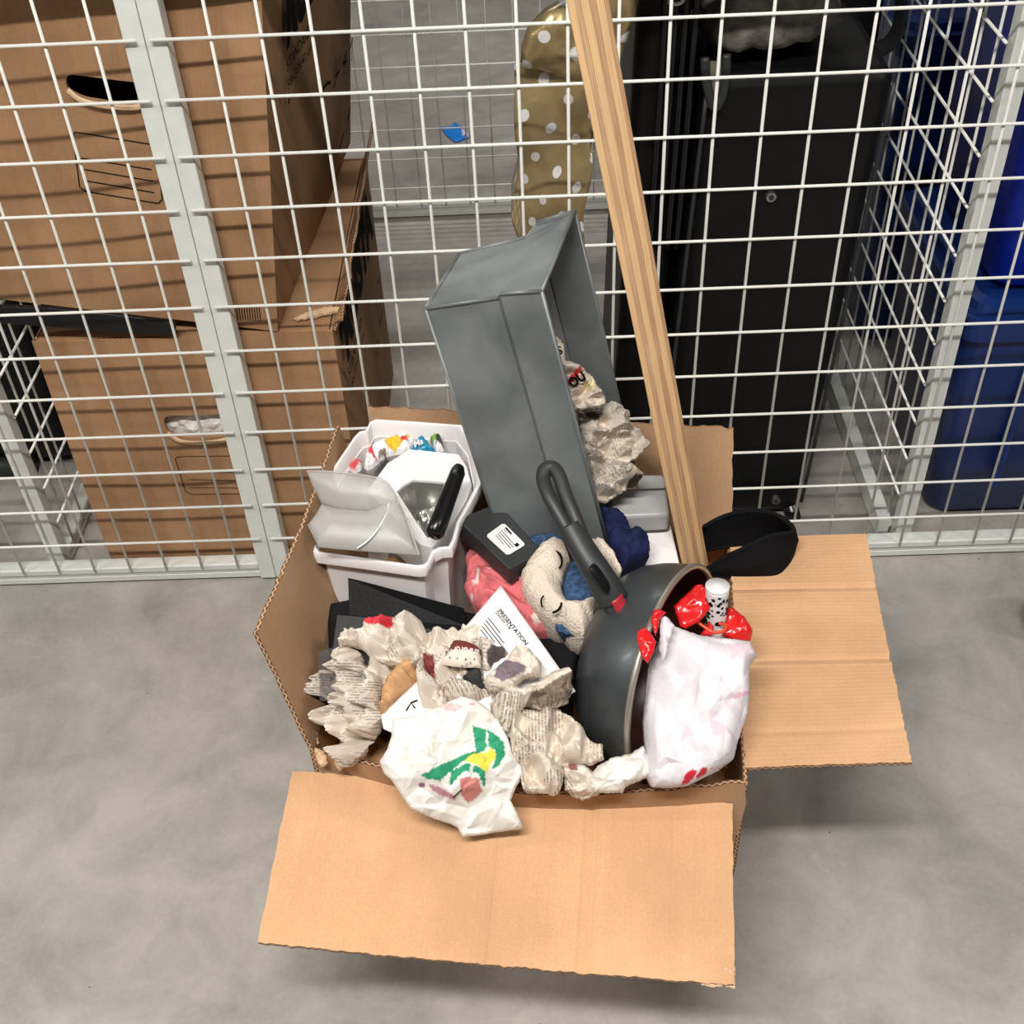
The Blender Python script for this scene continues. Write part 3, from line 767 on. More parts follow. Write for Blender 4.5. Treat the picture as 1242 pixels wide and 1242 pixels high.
side_text(UB, 'RUSTA', (339, 55), (398, -70), .085, 0, .055, shear=.15)
side_text(UB, 'STANDARD', (340, 87), (369, 57), .0150, 0, .012)
side_text(UB, '58x33x42 cm', (341, 109), (372, 76), .0120, 0, .010)
side_text(UB, '4', (341, 130), (344, 124), .0120, 0, .010)
side_text(LB, 'RUSTA', (414, 437), (452, 318), .080, 0, .055, shear=.15)
side_text(LB, 'STANDARD', (417, 460), (437, 423), .0150, 0, .012)
side_text(LB, '58x33x42 cm', (419, 478), (440, 440), .0120, 0, .010)
def side_strokes(root, strokes, w=.0055):
    m = (Matrix.Translation(root.location) @ root.rotation_euler.to_matrix().to_4x4()); n = np.array((m.to_3x3() @ Vector((1, 0, 0)))); p0 = np.array(root.location)
    V_, F_ = [], []
    for s in strokes:
        pts = loc_pts(root, [atP(*q, p0, n) for q in s]); k = len(V_)
        for i, p in enumerate(pts):
            t = unit(pts[min(i+1, len(pts)-1)]-pts[max(i-1, 0)]); d = np.cross(V(1, 0, 0), t)*w/2
            V_ += [V(.0088, *(p+d)[1:]), V(.0088, *(p-d)[1:])]
        for i in range(len(pts)-1): a = k+2*i; F_.append((a, a+2, a+3, a+1))
    me = bpy.data.meshes.new('handwriting'); me.from_pydata([tuple(v) for v in V_], [], F_); me.materials.append(M_ink)
    o = bpy.data.objects.new('handwriting', me); COL.objects.link(o); o.parent = root
side_strokes(UB, [[(386, 115), (386, 135)], [(384, 108), (390, 100), (394, 99)], [(398, 107), (402, 88), (400, 70)], [(400, 92), (405, 85)], [(409, 82), (413, 62)], [(413, 62), (411, 90)], [(409, 76), (414, 74)], [(418, 60), (421, 45)], [(421, 45), (420, 74)],
                  [(414, 160), (417, 130)], [(416, 145), (419, 130)], [(404, 185), (411, 160)]])
side_strokes(LB, [[(452, 345), (456, 330), (455, 372)], [(451, 435), (453, 410)], [(455, 395), (458, 375)]])
# lower box: raised torn side flap, torn front lip
fp = [V(.136, .04, .452), V(.136, .56, .452), V(.160, .57, .530), V(.150, .045, .466)]
board('side_flap', fp[0]-V(0, 0, 0), fp[1], fp[2], fp[3], M_cardold, LB, nu=24, nv=8, rag=.002, seed=12)
for ch in LB.children:
    if ch.name.startswith('side_flap'): ch.location = (0, 0, 0)
sheet('torn_lip', [(356, 386), (375, 378), (395, 372), (412, 372), (410, 380), (395, 383), (380, 386), (360, 390)], [(356, 386, .462), (412, 372, .466), (410, 384, .455)], M_torn, LB, step=2, dome=.004, under=.003, R=5, crumple=.002, cscale=.01)
# white paper seen through the lower hand hole
sheet('crumpled_paper', [(195, 505), (240, 500), (290, 505), (292, 530), (240, 535), (195, 530)], [(195, 505, .305), (290, 505, .305), (240, 533, .262)], M_draw, LB, step=4, crumple=.006, dome=.004, cscale=.03, cseed=4)
for ch in LB.children:
    if ch.name.startswith('crumpled_paper'):
        ch.location = (0, .004, 0); ch['label'] = 'white paper inside the hand hole'
# black tray squeezed between the two boxes
tr = [(-8, 372), (60, 374), (155, 384), (213, 392), (212, 408), (140, 404), (20, 394), (-8, 392)]
pts = [atY(x, y, .022) for x, y in tr]
o = loft('document_tray', [pts, [p+V(0, .008, 0) for p in pts]], M_tape, None, cap0=True, cap1=True)
tag(bevel(o, .002), 'flat black plastic tray squeezed between the two stacked brown boxes', 'tray')

# ------------------------------------------------------------------ things stored in the cage
# big black suitcase
sx0, sx1 = .604, .868
root = empty('suitcase', (.73, .24, 0), 'large black upright suitcase with two metal studs, standing right of the dotted bag', 'suitcase')
def rbox(name, x0, x1, y0, y1, z0, z1, mat, parent, bev, lean=0., seg=5):
    v, f = box_vf((x0, y0, z0), (x1, y1, z1)); v = [(a+lean*(c-z0), b_, c) for a, b_, c in v]
    return bevel(mesh_obj(name, v, f, mat, parent), bev, seg)
rbox('body', sx0, sx1-.018, .110, .37, .012, .762, M_black, root, .022, .045)
for k in range(2): 
    p = atY(*((935, 238), (941, 606))[k], .106)
    v, f = tube_vf([p+V(0, .006, 0), p-V(0, .004, 0)], .0068, 14); o = mesh_obj('stud', v, f, M_steel, root)
    v, f = tube_vf([p-V(0, .004, 0), p-V(0, .0055, 0)], .0036, 10); mesh_obj('stud_cap', v, f, M_charcoal, o)
p = atY(960, 622, .10); tube('foot', [V(sx1-.03, .10, .013), V(sx1-.03, .38, .013)], .013, M_blackgloss, root, 12)
p = atY(860, 622, .10); tube('foot', [V(sx0+.03, .10, .013), V(sx0+.03, .38, .013)], .013, M_blackgloss, root, 12)
# corner seam beads
tube('piping', catmull([V(sx0+.008, .108, .03), V(sx0+.02, .106, .35), V(sx0+.040, .108, .745)], 6), .003, M_charcoal, root)
tube('piping', catmull([V(sx1-.018, .108, .04), V(sx1-.004, .106, .35), V(sx1+.012, .108, .745)], 6), .003, M_charcoal, root)
hp = [atY(855, 70, .10), atY(857, 100, .098), atY(866, 130, .098), atY(875, 120, .098), atY(880, 96, .098), atY(881, 66, .10)]
tube('handle', catmull(hp, 6), .006, M_charcoal, root)
q = [atY(x, y, .104) for x, y in ((861, 76), (876, 76), (875, 108), (868, 131), (857, 130), (857, 100))]
loft('grip_patch', [q, [a+V(0, .006, 0) for a in q]], M_olive, root, cap0=True, cap1=True)
# second black shell at its left
root = empty('suitcase', (.56, .25, 0), 'glossy black ribbed case standing between the dotted bag and the studded suitcase', 'suitcase')
rbox('body', .530, .600, .118, .42, .0, 1.12, M_black, root, .03, .028)
for k in range(4):
    x0 = .585+.0125*k
    tube('rib', catmull([V(x0-.005, .112, .52), V(x0, .108, .75), V(x0+.004, .112, 1.05)], 8), .0042, M_blackgloss, root)
p = atY(821, -2, .09); tube('zip_pull', catmull([p+V(-.009, 0, -.002), p+V(-.006, 0, .005), p+V(.006, 0, .008), p+V(.009, 0, .001), p+V(.004, 0, -.006), p+V(-.006, 0, -.006)], 5, True), .0022, M_label, root)
# soft grey textile bags on top of the suitcase
def soft(name, c, r, mat, label, cat, seed, parent=None, amp=.10, flat=.55, sub=4, exp=2.6, group=None):
    """super-ellipsoid cushion with wrinkles."""
    bm = bmesh.new(); bmesh.ops.create_icosphere(bm, subdivisions=sub, radius=1); P = np.array([tuple(v.co) for v in bm.verts])
    F_ = [[v.index for v in f.verts] for f in bm.faces]; bm.free()
    n_ = (np.abs(P)**exp).sum(1)**(1/exp); Q = P/n_[:, None]
    w = ripples(np.stack([P[:, 0]*1.3+P[:, 2]*.5, P[:, 1]+P[:, 2]], 1), seed, 1.1, 6, .5)
    w2 = folds(np.stack([P[:, 0]+P[:, 2]*.7, P[:, 1]-P[:, 2]*.6], 1), seed+3, .7, 5, .22)
    Q = Q*(1+amp*w[:, None]+amp*.8*w2[:, None]); Q = Q*np.array(r); Q[:, 2] = np.maximum(Q[:, 2], -r[2]*flat*1.4)
    o = mesh_obj(name, Q+np.array(c), F_, mat, parent, True)
    return tag(o, label, cat, group) if label else o
c = atY(925, 20, .20)
soft('cloth_bag', (c[0]+.002, .225, .835), (.095, .115, .068), M_greyfab, 'grey crumpled cloth bag lying on top of the studded black suitcase', 'bag', 5)
soft('cloth_bag', (.945, .22, .905), (.062, .085, .060), M_greyfab, 'darker grey cloth bundle hanging at the far right end above the suitcase', 'bag', 9)
# black rolling bag hiding behind, its strap loop at right
root = empty('backpack', (.86, .50, 0), 'black soft bag in the shade behind the suitcase, under the grey bundle', 'bag')
rbox('body', .60, .955, .42, .62, 0, .84, M_blackfab, root, .05, .0)
tube('strap', catmull([V(.92, .40, .82), V(.945, .36, .77), V(.950, .36, .71), V(.925, .38, .68), V(.90, .40, .70)], 6), [(.012, .004)]*25, M_charcoal, root)
# gold dotted gift bag
root = empty('gift_bag', (.46, .14, 0), 'crinkled gold gift bag with white dots behind the mesh, left of the black cases', 'bag')
gx0, gx1, gy = .402, .506, .085
def wav(x, z_, s): return .006*math.sin(x*60+z_*23+s)+.005*math.sin(z_*47-x*30+s*2)+.004*math.sin(z_*13+s)
nx, nz = 22, 70; Vv, Ff, Uv = [], [], []
xs_ = np.linspace(0, 1, nx+1)
def gold_ring(zf):
    ring = []; w = gx1-gx0+.020*math.sin(zf*7)
    D = .085*(1-max(0, zf-.72)*2.2)
    per = [(gx0+w*t, gy, 0) for t in np.linspace(0, 1, 20, endpoint=False)]+[(gx0+w, gy+D*t, 1) for t in np.linspace(0, 1, 12, endpoint=False)]+[(gx0+w*(1-t), gy+D, 2) for t in np.linspace(0, 1, 20, endpoint=False)]+[(gx0, gy+D*(1-t), 3) for t in np.linspace(0, 1, 12, endpoint=False)]
    return per
zs = np.linspace(0, .800, 64); rings = []; uvs = []
for zi in zs:
    r_ = gold_ring(zi/.80); out = []
    for k, (x, y, sd) in enumerate(r_):
        a = wav(x, zi, 1.0+sd); out.append(V(x+(a if sd in (1, 3) else a*.3), y+(a*1.3 if sd in (0, 2) else a*.3), zi)); uvs.append((k*.0062, zi))
    rings.append(out)
n = len(rings[0]); Vv = [p for r_ in rings for p in r_]; Ff = []
for i in range(len(rings)-1):
    for k in range(n): Ff.append((i*n+k, i*n+(k+1) % n, (i+1)*n+(k+1) % n, (i+1)*n+k))
Ff.append(tuple(range(n))[::-1])
fix_normals(mesh_obj('bag_body', Vv, Ff, M_gold, root, True, uvs=uvs))
# folded-over top cuff and the loose fold hanging in front
cuff = [(632, 60), (641, 34), (664, 12), (690, 0), (700, -30), (772, -30), (774, 2), (757, 60), (748, 92), (735, 98), (705, 97), (688, 96), (660, 88), (634, 82)]
def gold_patch(name, poly, Y, seed, amp):
    B = resample(poly, 5, .4, seed); lo, hi = B.min(0), B.max(0); g = np.array([(x, y) for y in np.arange(lo[1], hi[1], 5) for x in np.arange(lo[0], hi[0], 5)]); g = g[inside(B, g)]; g = g[edge_dist(B, g) > 3]
    pts = np.vstack([B, g]); nb = len(B); r = delaunay_2d_cdt([Vector(p) for p in pts], [(i, (i+1) % nb) for i in range(nb)], [], 0, 1e-6); q = np.array([tuple(v) for v in r[0]]); tri = [f for f in r[2] if inside(B, np.array([q[list(f)].mean(0)]))[0]]
    P = np.array([atY(x, y, Y) for x, y in q]); L = P[:, [0, 2]]; d = edge_dist(B, q); h = folds(L, seed, .07, 6)*amp + ripples(L, seed+1, .06, 4)*amp*.7 + .014*np.sqrt(np.clip(d/30, 0, 1))
    T = P.copy(); T[:, 1] -= h; Bk = P.copy(); Bk[:, 1] += .012
    nq = len(q); F_ = [tuple(f) for f in tri]+[tuple(i+nq for i in f[::-1]) for f in tri]; F_ += [(i, (i+1) % nb, (i+1) % nb+nq, i+nq) for i in range(nb)]
    return fix_normals(mesh_obj(name, np.vstack([T, Bk]), F_, M_gold, root, True, uvs=np.vstack([L, L])))
gold_patch('folded_top', cuff, .07, 3, .30)
# neighbour's blue crates
def crate(label, x0, x1, y0, y1, z0, z1, mat, taper=.02):
    root = empty('storage_crate', ((x0+x1)/2, (y0+y1)/2, z0), label, 'crate')
    def ring(z_, ins, r_=.03, k=5):
        out = []
        for cx, cy, a0 in ((x1-ins-r_, y0+ins+r_, -90), (x1-ins-r_, y1-ins-r_, 0), (x0+ins+r_, y1-ins-r_, 90), (x0+ins+r_, y0+ins+r_, 180)):
            for j in range(k+1): th = math.radians(a0+90*j/k); out.append(V(cx+r_*math.cos(th), cy+r_*math.sin(th), z_))
        return out
    loft('body', [ring(z0, taper+.012), ring(z0+.012, taper), ring(z1-.05, .004), ring(z1-.006, .004), ring(z1-.006, .010), ring(z0+.03, taper+.006)], mat, root, cap0=True, cap1=True, smooth=True)
    loft('rim', [ring(z1-.040, .004), ring(z1-.040, -.008), ring(z1-.002, -.010), ring(z1, -.004), ring(z1, .010), ring(z1-.01, .010)], mat, root, smooth=False)
    loft('lid', [ring(z1-.002, .004), ring(z1+.012, .008), ring(z1+.016, .020)], mat, root, cap1=True)
    for k in range(3):
        xx = x0+.10+k*.14; box('rib', (xx, y0-.004, z0+.08), (xx+.012, y0+.012, z1-.045), mat, root, .002)
    return root
crate('dark blue plastic crate standing on the floor right of the partition, lowest of the stack', 1.045, 1.60, .085, .47, .002, .405, M_navyblue)
crate('bright blue plastic crate on top of the dark blue crate at the right edge', 1.060, 1.60, .10, .47, .425, .98, M_blue)
crate('dark blue crate behind the first ones, seen through the side mesh', 1.04, 1.60, .60, 1.08, .002, .62, M_navyblue)
p = atX(1095, 262, 1.03)
sheet('price_label', [(1083, 252), (1103, 249), (1118, 272), (1100, 278)], [(1083, 252, .50), (1103, 249, .50), (1110, 277, .46)], M_label, None, step=4, dome=.001, under=.001, crumple=.001, R=5)
o = bpy.data.objects['price_label']; tag(o, 'small white label stuck on the blue crates behind the side mesh', 'label')
bpy.data.objects.remove(o)
# neighbour at the left: black cases
root = empty('suitcase', (-.60, .45, 0), 'black case beyond the left partition, left of the brown boxes', 'suitcase')
rbox('body', -.92, -.405, .30, .62, .012, .56, M_black, root, .05, 0)
tube('foot', [V(-.86, .30, .02), V(-.50, .30, .02)], .018, M_charcoal, root, 12)
# blue wrapper on the far floor
o = sheet('sweet_wrapper', rel(520, 130, 17.74, [(260, 440), (300, 420), (500, 400), (540, 320), (600, 330), (640, 400), (720, 410), (800, 500), (880, 560), (870, 640), (740, 690), (650, 730), (560, 740), (490, 690), (400, 620)]),
      [(535, 150, .004), (570, 150, .004), (555, 172, .004)], M_candy, None, step=1.6, dome=.006, under=.002, R=8, crumple=.003, cscale=.02, cseed=3, jit=.2,
      paint=[([(500, 100), (600, 100), (600, 200), (500, 200)], (.02, .28, .95)), ([(560, 152), (575, 154), (573, 170), (560, 163)], (.75, .55, .85)), ([(561, 161), (565, 160), (566, 165), (561, 166)], (.9, .95, 1))])
tag(o, 'small bright blue sweet wrapper lying on the floor beyond the back mesh', 'wrapper')
# dark round thing cut off by the right edge of the picture
root = empty('trolley_wheel', (1.19, -.17, 0), 'black rounded wheel just entering at the right edge on the open floor', 'wheel')
v, f = tube_vf([V(1.19, -.19, .062), V(1.19, -.15, .062)], .062, 28); bevel(fix_normals(mesh_obj('tyre', v, f, M_charcoal, root)), .01, 3)
v, f = tube_vf([V(1.19, -.196, .062), V(1.19, -.145, .062)], .030, 20); fix_normals(mesh_obj('hub', v, f, M_steel, root))

# ================================================================== THINGS IN THE OPEN BOX
# packing paper filling the box
def to_px(p):
    d = np.asarray(p)-CAM; w_ = d@CF; return (621+FPX*(d@CA)/w_, 621-FPX*(d@CU)/w_)
cB = (FL+FR+BL+BR)/4
inset = [to_px(z(cB+(p-cB)*k, .342)) for p, k in ((FL, .93), ((FL+FR)/2, .93), (FR, .93), ((FR+BR)/2, .93), (BR, .93), ((BR+BL)/2, .93), (BL, .93), ((BL+FL)/2, .93))]
o = sheet('packing_paper', inset,
          [(450, 800, .345), (800, 800, .255), (640, 640, .300)], M_kraftp, None, step=6, dome=.012, under=.235, R=30, crumple=.018, cscale=.05, cseed=11, nfold=6)
tag(o, 'brown crumpled packing paper filling the open box under everything else', 'packing paper')
# ---- grey sheet-metal trough leaning in the box
def sc_(p, s=.83): return CAM+(np.asarray(p)-CAM)*s
Y1, Y2 = -.19, -.045
raw = dict(A=atY(516, 374, Y1), B=atY(604, 361, Y1), B2=atY(606, 356, Y1-.008), C=atY(657, 353, Y1-.008), D=atY(557, 308, Y2), E=atY(637, 288, Y2), E2=atY(650, 270, Y2+.008), G=atY(697, 256, Y2+.008))
R8 = {k: sc_(v) for k, v in raw.items()}
ld = unit(V(.205, -.105, -.965)); Lg = .335
lowk = {k: v+ld*Lg for k, v in R8.items()}
root = empty('metal_trough', (R8['A']+lowk['C'])/2*V(1, 1, 0)+V(0, 0, .36), 'tall grey sheet-metal trough standing on end in the box, open side to the right', 'trough')
def slab(name, pts, n, t, mat, parent, bev=.001):
    """plate: polygon pts extruded by -n*t"""
    n = unit(n); pts = [np.asarray(p, float) for p in pts]
    o = loft(name, [pts, [p-n*t for p in pts]], mat, parent, cap0=True, cap1=True); return bevel(o, bev, 2) if bev else o
q = R8; w = lowk; tn = .0022
slab('end_plate', [q['A'], q['B'], q['B2'], q['C'], q['G'], q['E2'], q['E'], q['D']], -ld, tn, M_metal, root, .0006)
nf = unit(np.cross(q['B']-q['A'], w['A']-q['A'])); nf = nf if nf[1] < 0 else -nf
slab('front_wall', [q['A'], q['B'], w['B'], w['A']], nf, tn, M_metal, root)
slab('front_collar', [q['B2'], q['C'], w['C'], w['B2']], nf, tn, M_metal, root)
slab('front_step', [q['B'], q['B2'], w['B2'], w['B']], unit(q['A']-q['B']), tn, M_metal, root, 0)
slab('back_wall', [q['D'], q['E'], w['E'], w['D']], -nf, tn, M_metal, root)
slab('back_collar', [q['E2'], q['G'], w['G'], w['E2']], -nf, tn, M_metal, root)
slab('back_step', [q['E'], q['E2'], w['E2'], w['E']], unit(q['D']-q['E']), tn, M_metal, root, 0)
nl = unit(np.cross(q['D']-q['A'], w['A']-q['A'])); nl = nl if nl[0] < 0 else -nl
slab('base_wall', [q['A'], q['D'], w['D'], w['A']], nl, tn, M_metal, root)
slab('end_plate', [w['A'], w['B'], w['B2'], w['C'], w['G'], w['E2'], w['E'], w['D']], ld, tn, M_metal, root, .0006)
for a, b_ in (('A', 'D'), ('B2', 'C'), ('C', 'G'), ('E2', 'G'), ('D', 'E'), ('A', 'B')):
    tube('folded_rim', [q[a], q[b_]], .0021, M_metal, root, 8)
tube('folded_rim', [q['C'], w['C']], .0022, M_metal, root, 8); tube('folded_rim', [q['G'], w['G']], .0022, M_metal, root, 8); tube('folded_rim', [q['A'], w['A']], .0016, M_metal, root, 8)
# ---- wooden board
pb, pt = at(846, 700, .38), CAM+.835*ray(712.5, 0)
axis = unit(pt-pb); pb2 = pb-axis*.11; pt2 = pt+axis*.12
side = unit(np.cross(axis, unit(CAM-(pb+pt)/2))); dep = unit(np.cross(side, axis)); dep = dep if dep@unit((pb+pt)/2-CAM) > 0 else -dep
if side[0] < 0: side = -side
hw = .0148; Lb = np.linalg.norm(pt2-pb2); K = 30; prof = [(-hw, 0), (hw, 0), (hw+.000, .055), (-hw, .055)]
Vv, Ff, Uv = [], [], []
for i in range(K+1):
    c = pb2+axis*Lb*i/K
    for a, b_ in prof: Vv.append(c+side*a*(1+.012*math.sin(i*.7))+dep*b_)
for i in range(K):
    for k in range(4):
        a, b_ = i*4+k, i*4+(k+1) % 4; Ff.append((a, b_, b_+4, a+4)); l0, l1 = Lb*i/K, Lb*(i+1)/K
        u0, u1 = (0, 2*hw) if k % 2 == 0 else (0, .0008)
        Uv += [(u0, l0), (u1, l0), (u1, l1), (u0, l1)]
Ff += [(3, 2, 1, 0), tuple(K*4+k for k in range(4))]; Uv += [(0, 0), (.03, 0), (.03, .05), (0, .05)]*2
root = empty('wooden_board', pb2, 'long striped laminated wood board standing on end in the box', 'board')
o = bevel(fix_normals(mesh_obj('board_body', Vv, Ff, M_ply, root, uvs=Uv)), .0012, 2)
tag(o, None)
# ---- white plastic bin with its rim
rim = [(456, 509), (505, 512), (560, 516), (575, 535), (584, 575), (583, 589), (571, 612), (558, 635), (553, 655), (548, 666), (536, 667), (526, 672), (521, 684), (516, 689), (507, 690), (444, 681), (383, 673), (378, 667), (377, 659), (373, 654), (372, 642), (376, 634), (398, 577), (430, 530), (436, 524), (444, 522), (449, 512)]
def binz(x, y): return .502+(690-y)*.00019
rp = resample(rim, 9); rtop = [at(x, y, binz(x, y)) for x, y in rp]
cen = sum(rtop)/len(rtop)
def rscale(k, dz, pts=None): return [V(cen[0]+(p[0]-cen[0])*k, cen[1]+(p[1]-cen[1])*k, p[2]+dz) for p in (pts or rtop)]
root = empty('plastic_bin', cen*V(1, 1, 0)+V(0, 0, .24), 'white plastic bin with notched rim at the back left of the open box', 'bin')
o = loft('bin_body', [rscale(.78, -.25), rscale(.80, -.254), rscale(.90, -.016), rscale(.975, -.014), rscale(1.0, -.012), rscale(1.008, -.002), rscale(.995, .001), rscale(.955, .001), rscale(.925, -.004), rscale(.90, -.03), rscale(.775, -.235)], M_white, root, cap0=True, cap1=True)
for p in o.data.polygons: p.use_smooth = True
md = o.modifiers.new('e', 'EDGE_SPLIT'); md.split_angle = math.radians(40)
def prismq(name, poly, z0, z1s, mat, parent=None, bev=.002):
    zz = z1s if np.iterable(z1s) else [z1s]*len(poly); top = [at(x, y, k) for (x, y), k in zip(poly, zz)]
    o = loft(name, [[V(p[0], p[1], z0) for p in top], top], mat, parent, cap0=True, cap1=True); return bevel(o, bev, 3) if bev else o
# foil-lined white carton inside the bin
root = empty('foil_carton', at(520, 610, .30), 'white six-sided carton with silver foil lining standing inside the white bin', 'carton')
outer = [(445, 596), (470, 562), (497, 545), (556, 551), (566, 566), (572, 588), (566, 606), (540, 650), (524, 664), (510, 661), (488, 636), (462, 612)]
inner = [(481, 596), (490, 588), (501, 582), (543, 585), (546, 590), (551, 598), (549, 606), (536, 630), (524, 652), (518, 652), (503, 630), (490, 610)]
zo = lambda x, y: .500+(660-y)*.00022
to = [at(x, y, zo(x, y)) for x, y in outer]; ti = [at(x, y, zo(x, y)-.001) for x, y in inner]
loft('carton_top', [[p-V(0, 0, .06) for p in to], to, ti, [p-V(0, 0, .004) for p in ti]], M_whitebox, root, cap0=True)
ci = sum(ti)/len(ti)
loft('foil_lining', [[p-V(0, 0, .003) for p in ti], [ci+(p-ci)*.86-V(0, 0, .055) for p in ti]], M_silver, root, cap1=True)
o = sheet('crumpled_foil', rel(420, 520, 6.9, [(580, 740), (680, 690), (760, 640), (760, 720), (720, 800), (690, 870), (650, 810)]), [(505, 640, .475), (530, 615, .478), (520, 645, .475)], M_silver, None, step=1.6, dome=.008, under=.03, R=6, crumple=.008, cscale=.012, cseed=21)
tag(o, 'crinkled piece of silver foil at the bottom of the foil-lined carton', 'foil')
# black bar leaning on the carton
root = empty('black_bar', at(540, 610, .50), 'slim black plastic bar leaning across the foil-lined carton in the bin', 'bar')
a, b_ = at(557, 568, .562), at(526, 651, .532)
ax = unit(b_-a); sd = unit(np.cross(ax, V(0, 0, 1)))
tube('bar_body', [a-ax*.002, a+ax*.004, a+(b_-a)*.3, a+(b_-a)*.8, b_-ax*.004, b_], [(.007, .005), (.010, .0078), (.011, .0085), (.012, .0095), (.012, .0095), (.008, .006)], M_blackgloss, root, 10)
tube('bar_tip', [a+ax*.006+V(0, 0, .009), a+ax*.016+V(0, 0, .0095)], .0035, M_charcoal, root, 8)
# frosted plastic pitcher lying over the bin's front left corner
root = empty('plastic_scoop', at(440, 630, .50), 'frosted translucent plastic scoop lying over the front left corner of the bin', 'scoop')
lobe1 = rel(350, 480, 4.14, [(90, 380), (200, 382), (400, 405), (490, 435), (545, 510), (545, 545), (480, 580), (400, 592), (250, 582), (165, 545), (125, 465)])
lobe2 = rel(350, 480, 4.14, [(165, 545), (250, 570), (400, 580), (520, 530), (560, 545), (600, 640), (655, 800), (340, 778), (150, 760), (95, 650), (140, 590)])
sheet('back_wall', lobe1, [(374, 573, .560), (480, 600, .545), (400, 618, .530)], M_clear, root, step=3, dome=.010, under=.0, R=40, crumple=.0003, edge_soft=0, cscale=.09, smooth=True, fold='soft', thin=True, jit=.1, cseed=41)
fw = sheet('front_wall', lobe2, [(380, 640, .545), (505, 672, .530), (480, 615, .548)], M_clear, root, step=3, dome=.018, under=.0, R=60, crumple=.0003, edge_soft=0, cscale=.09, smooth=True, fold='soft', thin=True, jit=.1, cseed=42)
tube('moulded_rib', catmull([surf(fw, x, y) for x, y in rel(350, 480, 4.14, [(505, 545), (490, 600), (450, 670), (400, 730), (345, 772)])], 5), .0010, M_label, root, 6)
tube('rolled_rim', catmull([at(x, y, .562-.0004*(x-374)*.4) for x, y in rel(350, 480, 4.14, [(90, 380), (200, 380), (400, 403), (490, 433), (540, 505), (560, 560), (600, 640), (655, 800)])], 5), .0012, M_clear, root, 6)
# sweet wrappers in the bin
def wrapper(label, poly, paint, zz, seed, base=None):
    o = sheet('sweet_wrapper', poly, [(430, 590, zz+.036), (530, 590, zz+.036), (480, 530, zz+.047)], M_candy, None, step=1.7, dome=.010, under=.015, R=9, crumple=.006, cscale=.016, cseed=seed, jit=.3, paint=paint)
    return tag(o, label, 'wrapper')
wrapper('yellow and white sweet wrapper with red spots, in the middle of the bin\'s wrappers', rel(420, 520, 6.9, [(240, 130), (340, 90), (450, 80), (560, 60), (600, 90), (540, 190), (430, 215), (330, 240), (250, 300), (200, 200)]),
        [(rel(420, 520, 6.9, [(330, 120), (430, 95), (480, 150), (420, 210), (350, 200)]), (.9, .62, .04)), (rel(420, 520, 6.9, [(280, 100), (450, 75), (450, 92), (290, 115)]), (.45, .05, .12)),
         (rel(420, 520, 6.9, [(465, 115), (520, 110), (520, 150), (470, 150)]), (.85, .08, .03)), (rel(420, 520, 6.9, [(500, 80), (570, 65), (590, 90), (520, 110)]), (.9, .6, .05)), (rel(420, 520, 6.9, [(280, 230), (340, 205), (340, 235), (280, 265)]), (.3, .22, .2))], .470, 51)
wrapper('red and white curled sweet wrapper beside the yellow one in the bin', rel(420, 520, 6.9, [(205, 140), (240, 160), (260, 250), (275, 290), (230, 330), (180, 355), (150, 330), (160, 230)]),
        [(rel(420, 520, 6.9, [(180, 160), (235, 140), (255, 230), (275, 300), (250, 290), (190, 220)]), (.82, .05, .08))], .472, 52)
wrapper('small pink red sweet wrapper at the left end inside the bin', rel(420, 520, 6.9, [(15, 345), (70, 265), (135, 275), (130, 330), (80, 375)]),
        [(rel(420, 520, 6.9, [(0, 340), (60, 270), (135, 290), (80, 370)]), (.85, .12, .12)), (rel(420, 520, 6.9, [(70, 240), (140, 255), (135, 278), (70, 266)]), (.2, .35, .1))], .470, 53)
bw = wrapper('blue sweet wrapper with white letters at the back of the bin', rel(420, 520, 6.9, [(530, 185), (620, 72), (650, 80), (745, 190), (640, 205), (560, 200)]),
        [(rel(420, 520, 6.9, [(500, 200), (620, 60), (660, 70), (760, 210)]), (.02, .30, .50))], .478, 54)
text3d('lettering', 'Ma', surf(bw, 503.5, 546.5, .002), at(516, 540, .52)-at(503.5, 546.5, .52), V(-.2, 1, .2), .012, .009, M_whiteink, bw, .02, .002)
wrapper('green and black sweet wrapper furthest right in the bin', rel(420, 520, 6.9, [(700, 90), (740, 55), (790, 65), (808, 110), (800, 150), (820, 180), (760, 200), (745, 180)]),
        [(rel(420, 520, 6.9, [(700, 50), (760, 50), (760, 130), (700, 140)]), (.25, .45, .08)), (rel(420, 520, 6.9, [(760, 60), (812, 90), (800, 150), (760, 160)]), (.05, .07, .04))], .480, 55)
# ---- dark flat box with a paper label
root = empty('plastic_case', at(610, 650, .45), 'dark grey flat plastic case with a white printed label, beside the bin', 'case')
pol = [(554, 629.5), (604, 609), (658, 668), (618, 690.5)]
zc = [.510, .512, .500, .498]
ct = [at(x, y, k) for (x, y), k in zip(pol, zc)]
o = loft('case_body', [[p-V(0, 0, .024) for p in ct], [p-V(0, 0, .006) for p in ct], ct], M_charcoal, root, cap0=True, cap1=True); bevel(o, .002, 3)
nn = unit(np.cross(ct[1]-ct[0], ct[3]-ct[0])); nn = nn if nn[2] > 0 else -nn
lb = [(591, 649), (609, 636), (613, 636.5), (636, 659.5), (636, 662), (618, 673), (614, 673), (591, 652)]
lp = [atP(x, y, ct[0], nn)+nn*.0006 for x, y in lb]; o = loft('label', [lp, [p+nn*.0003 for p in lp]], M_label, root, cap0=True, cap1=True)
e1_, e2_ = lp[4]-lp[2], lp[0]-lp[1]
segs = []
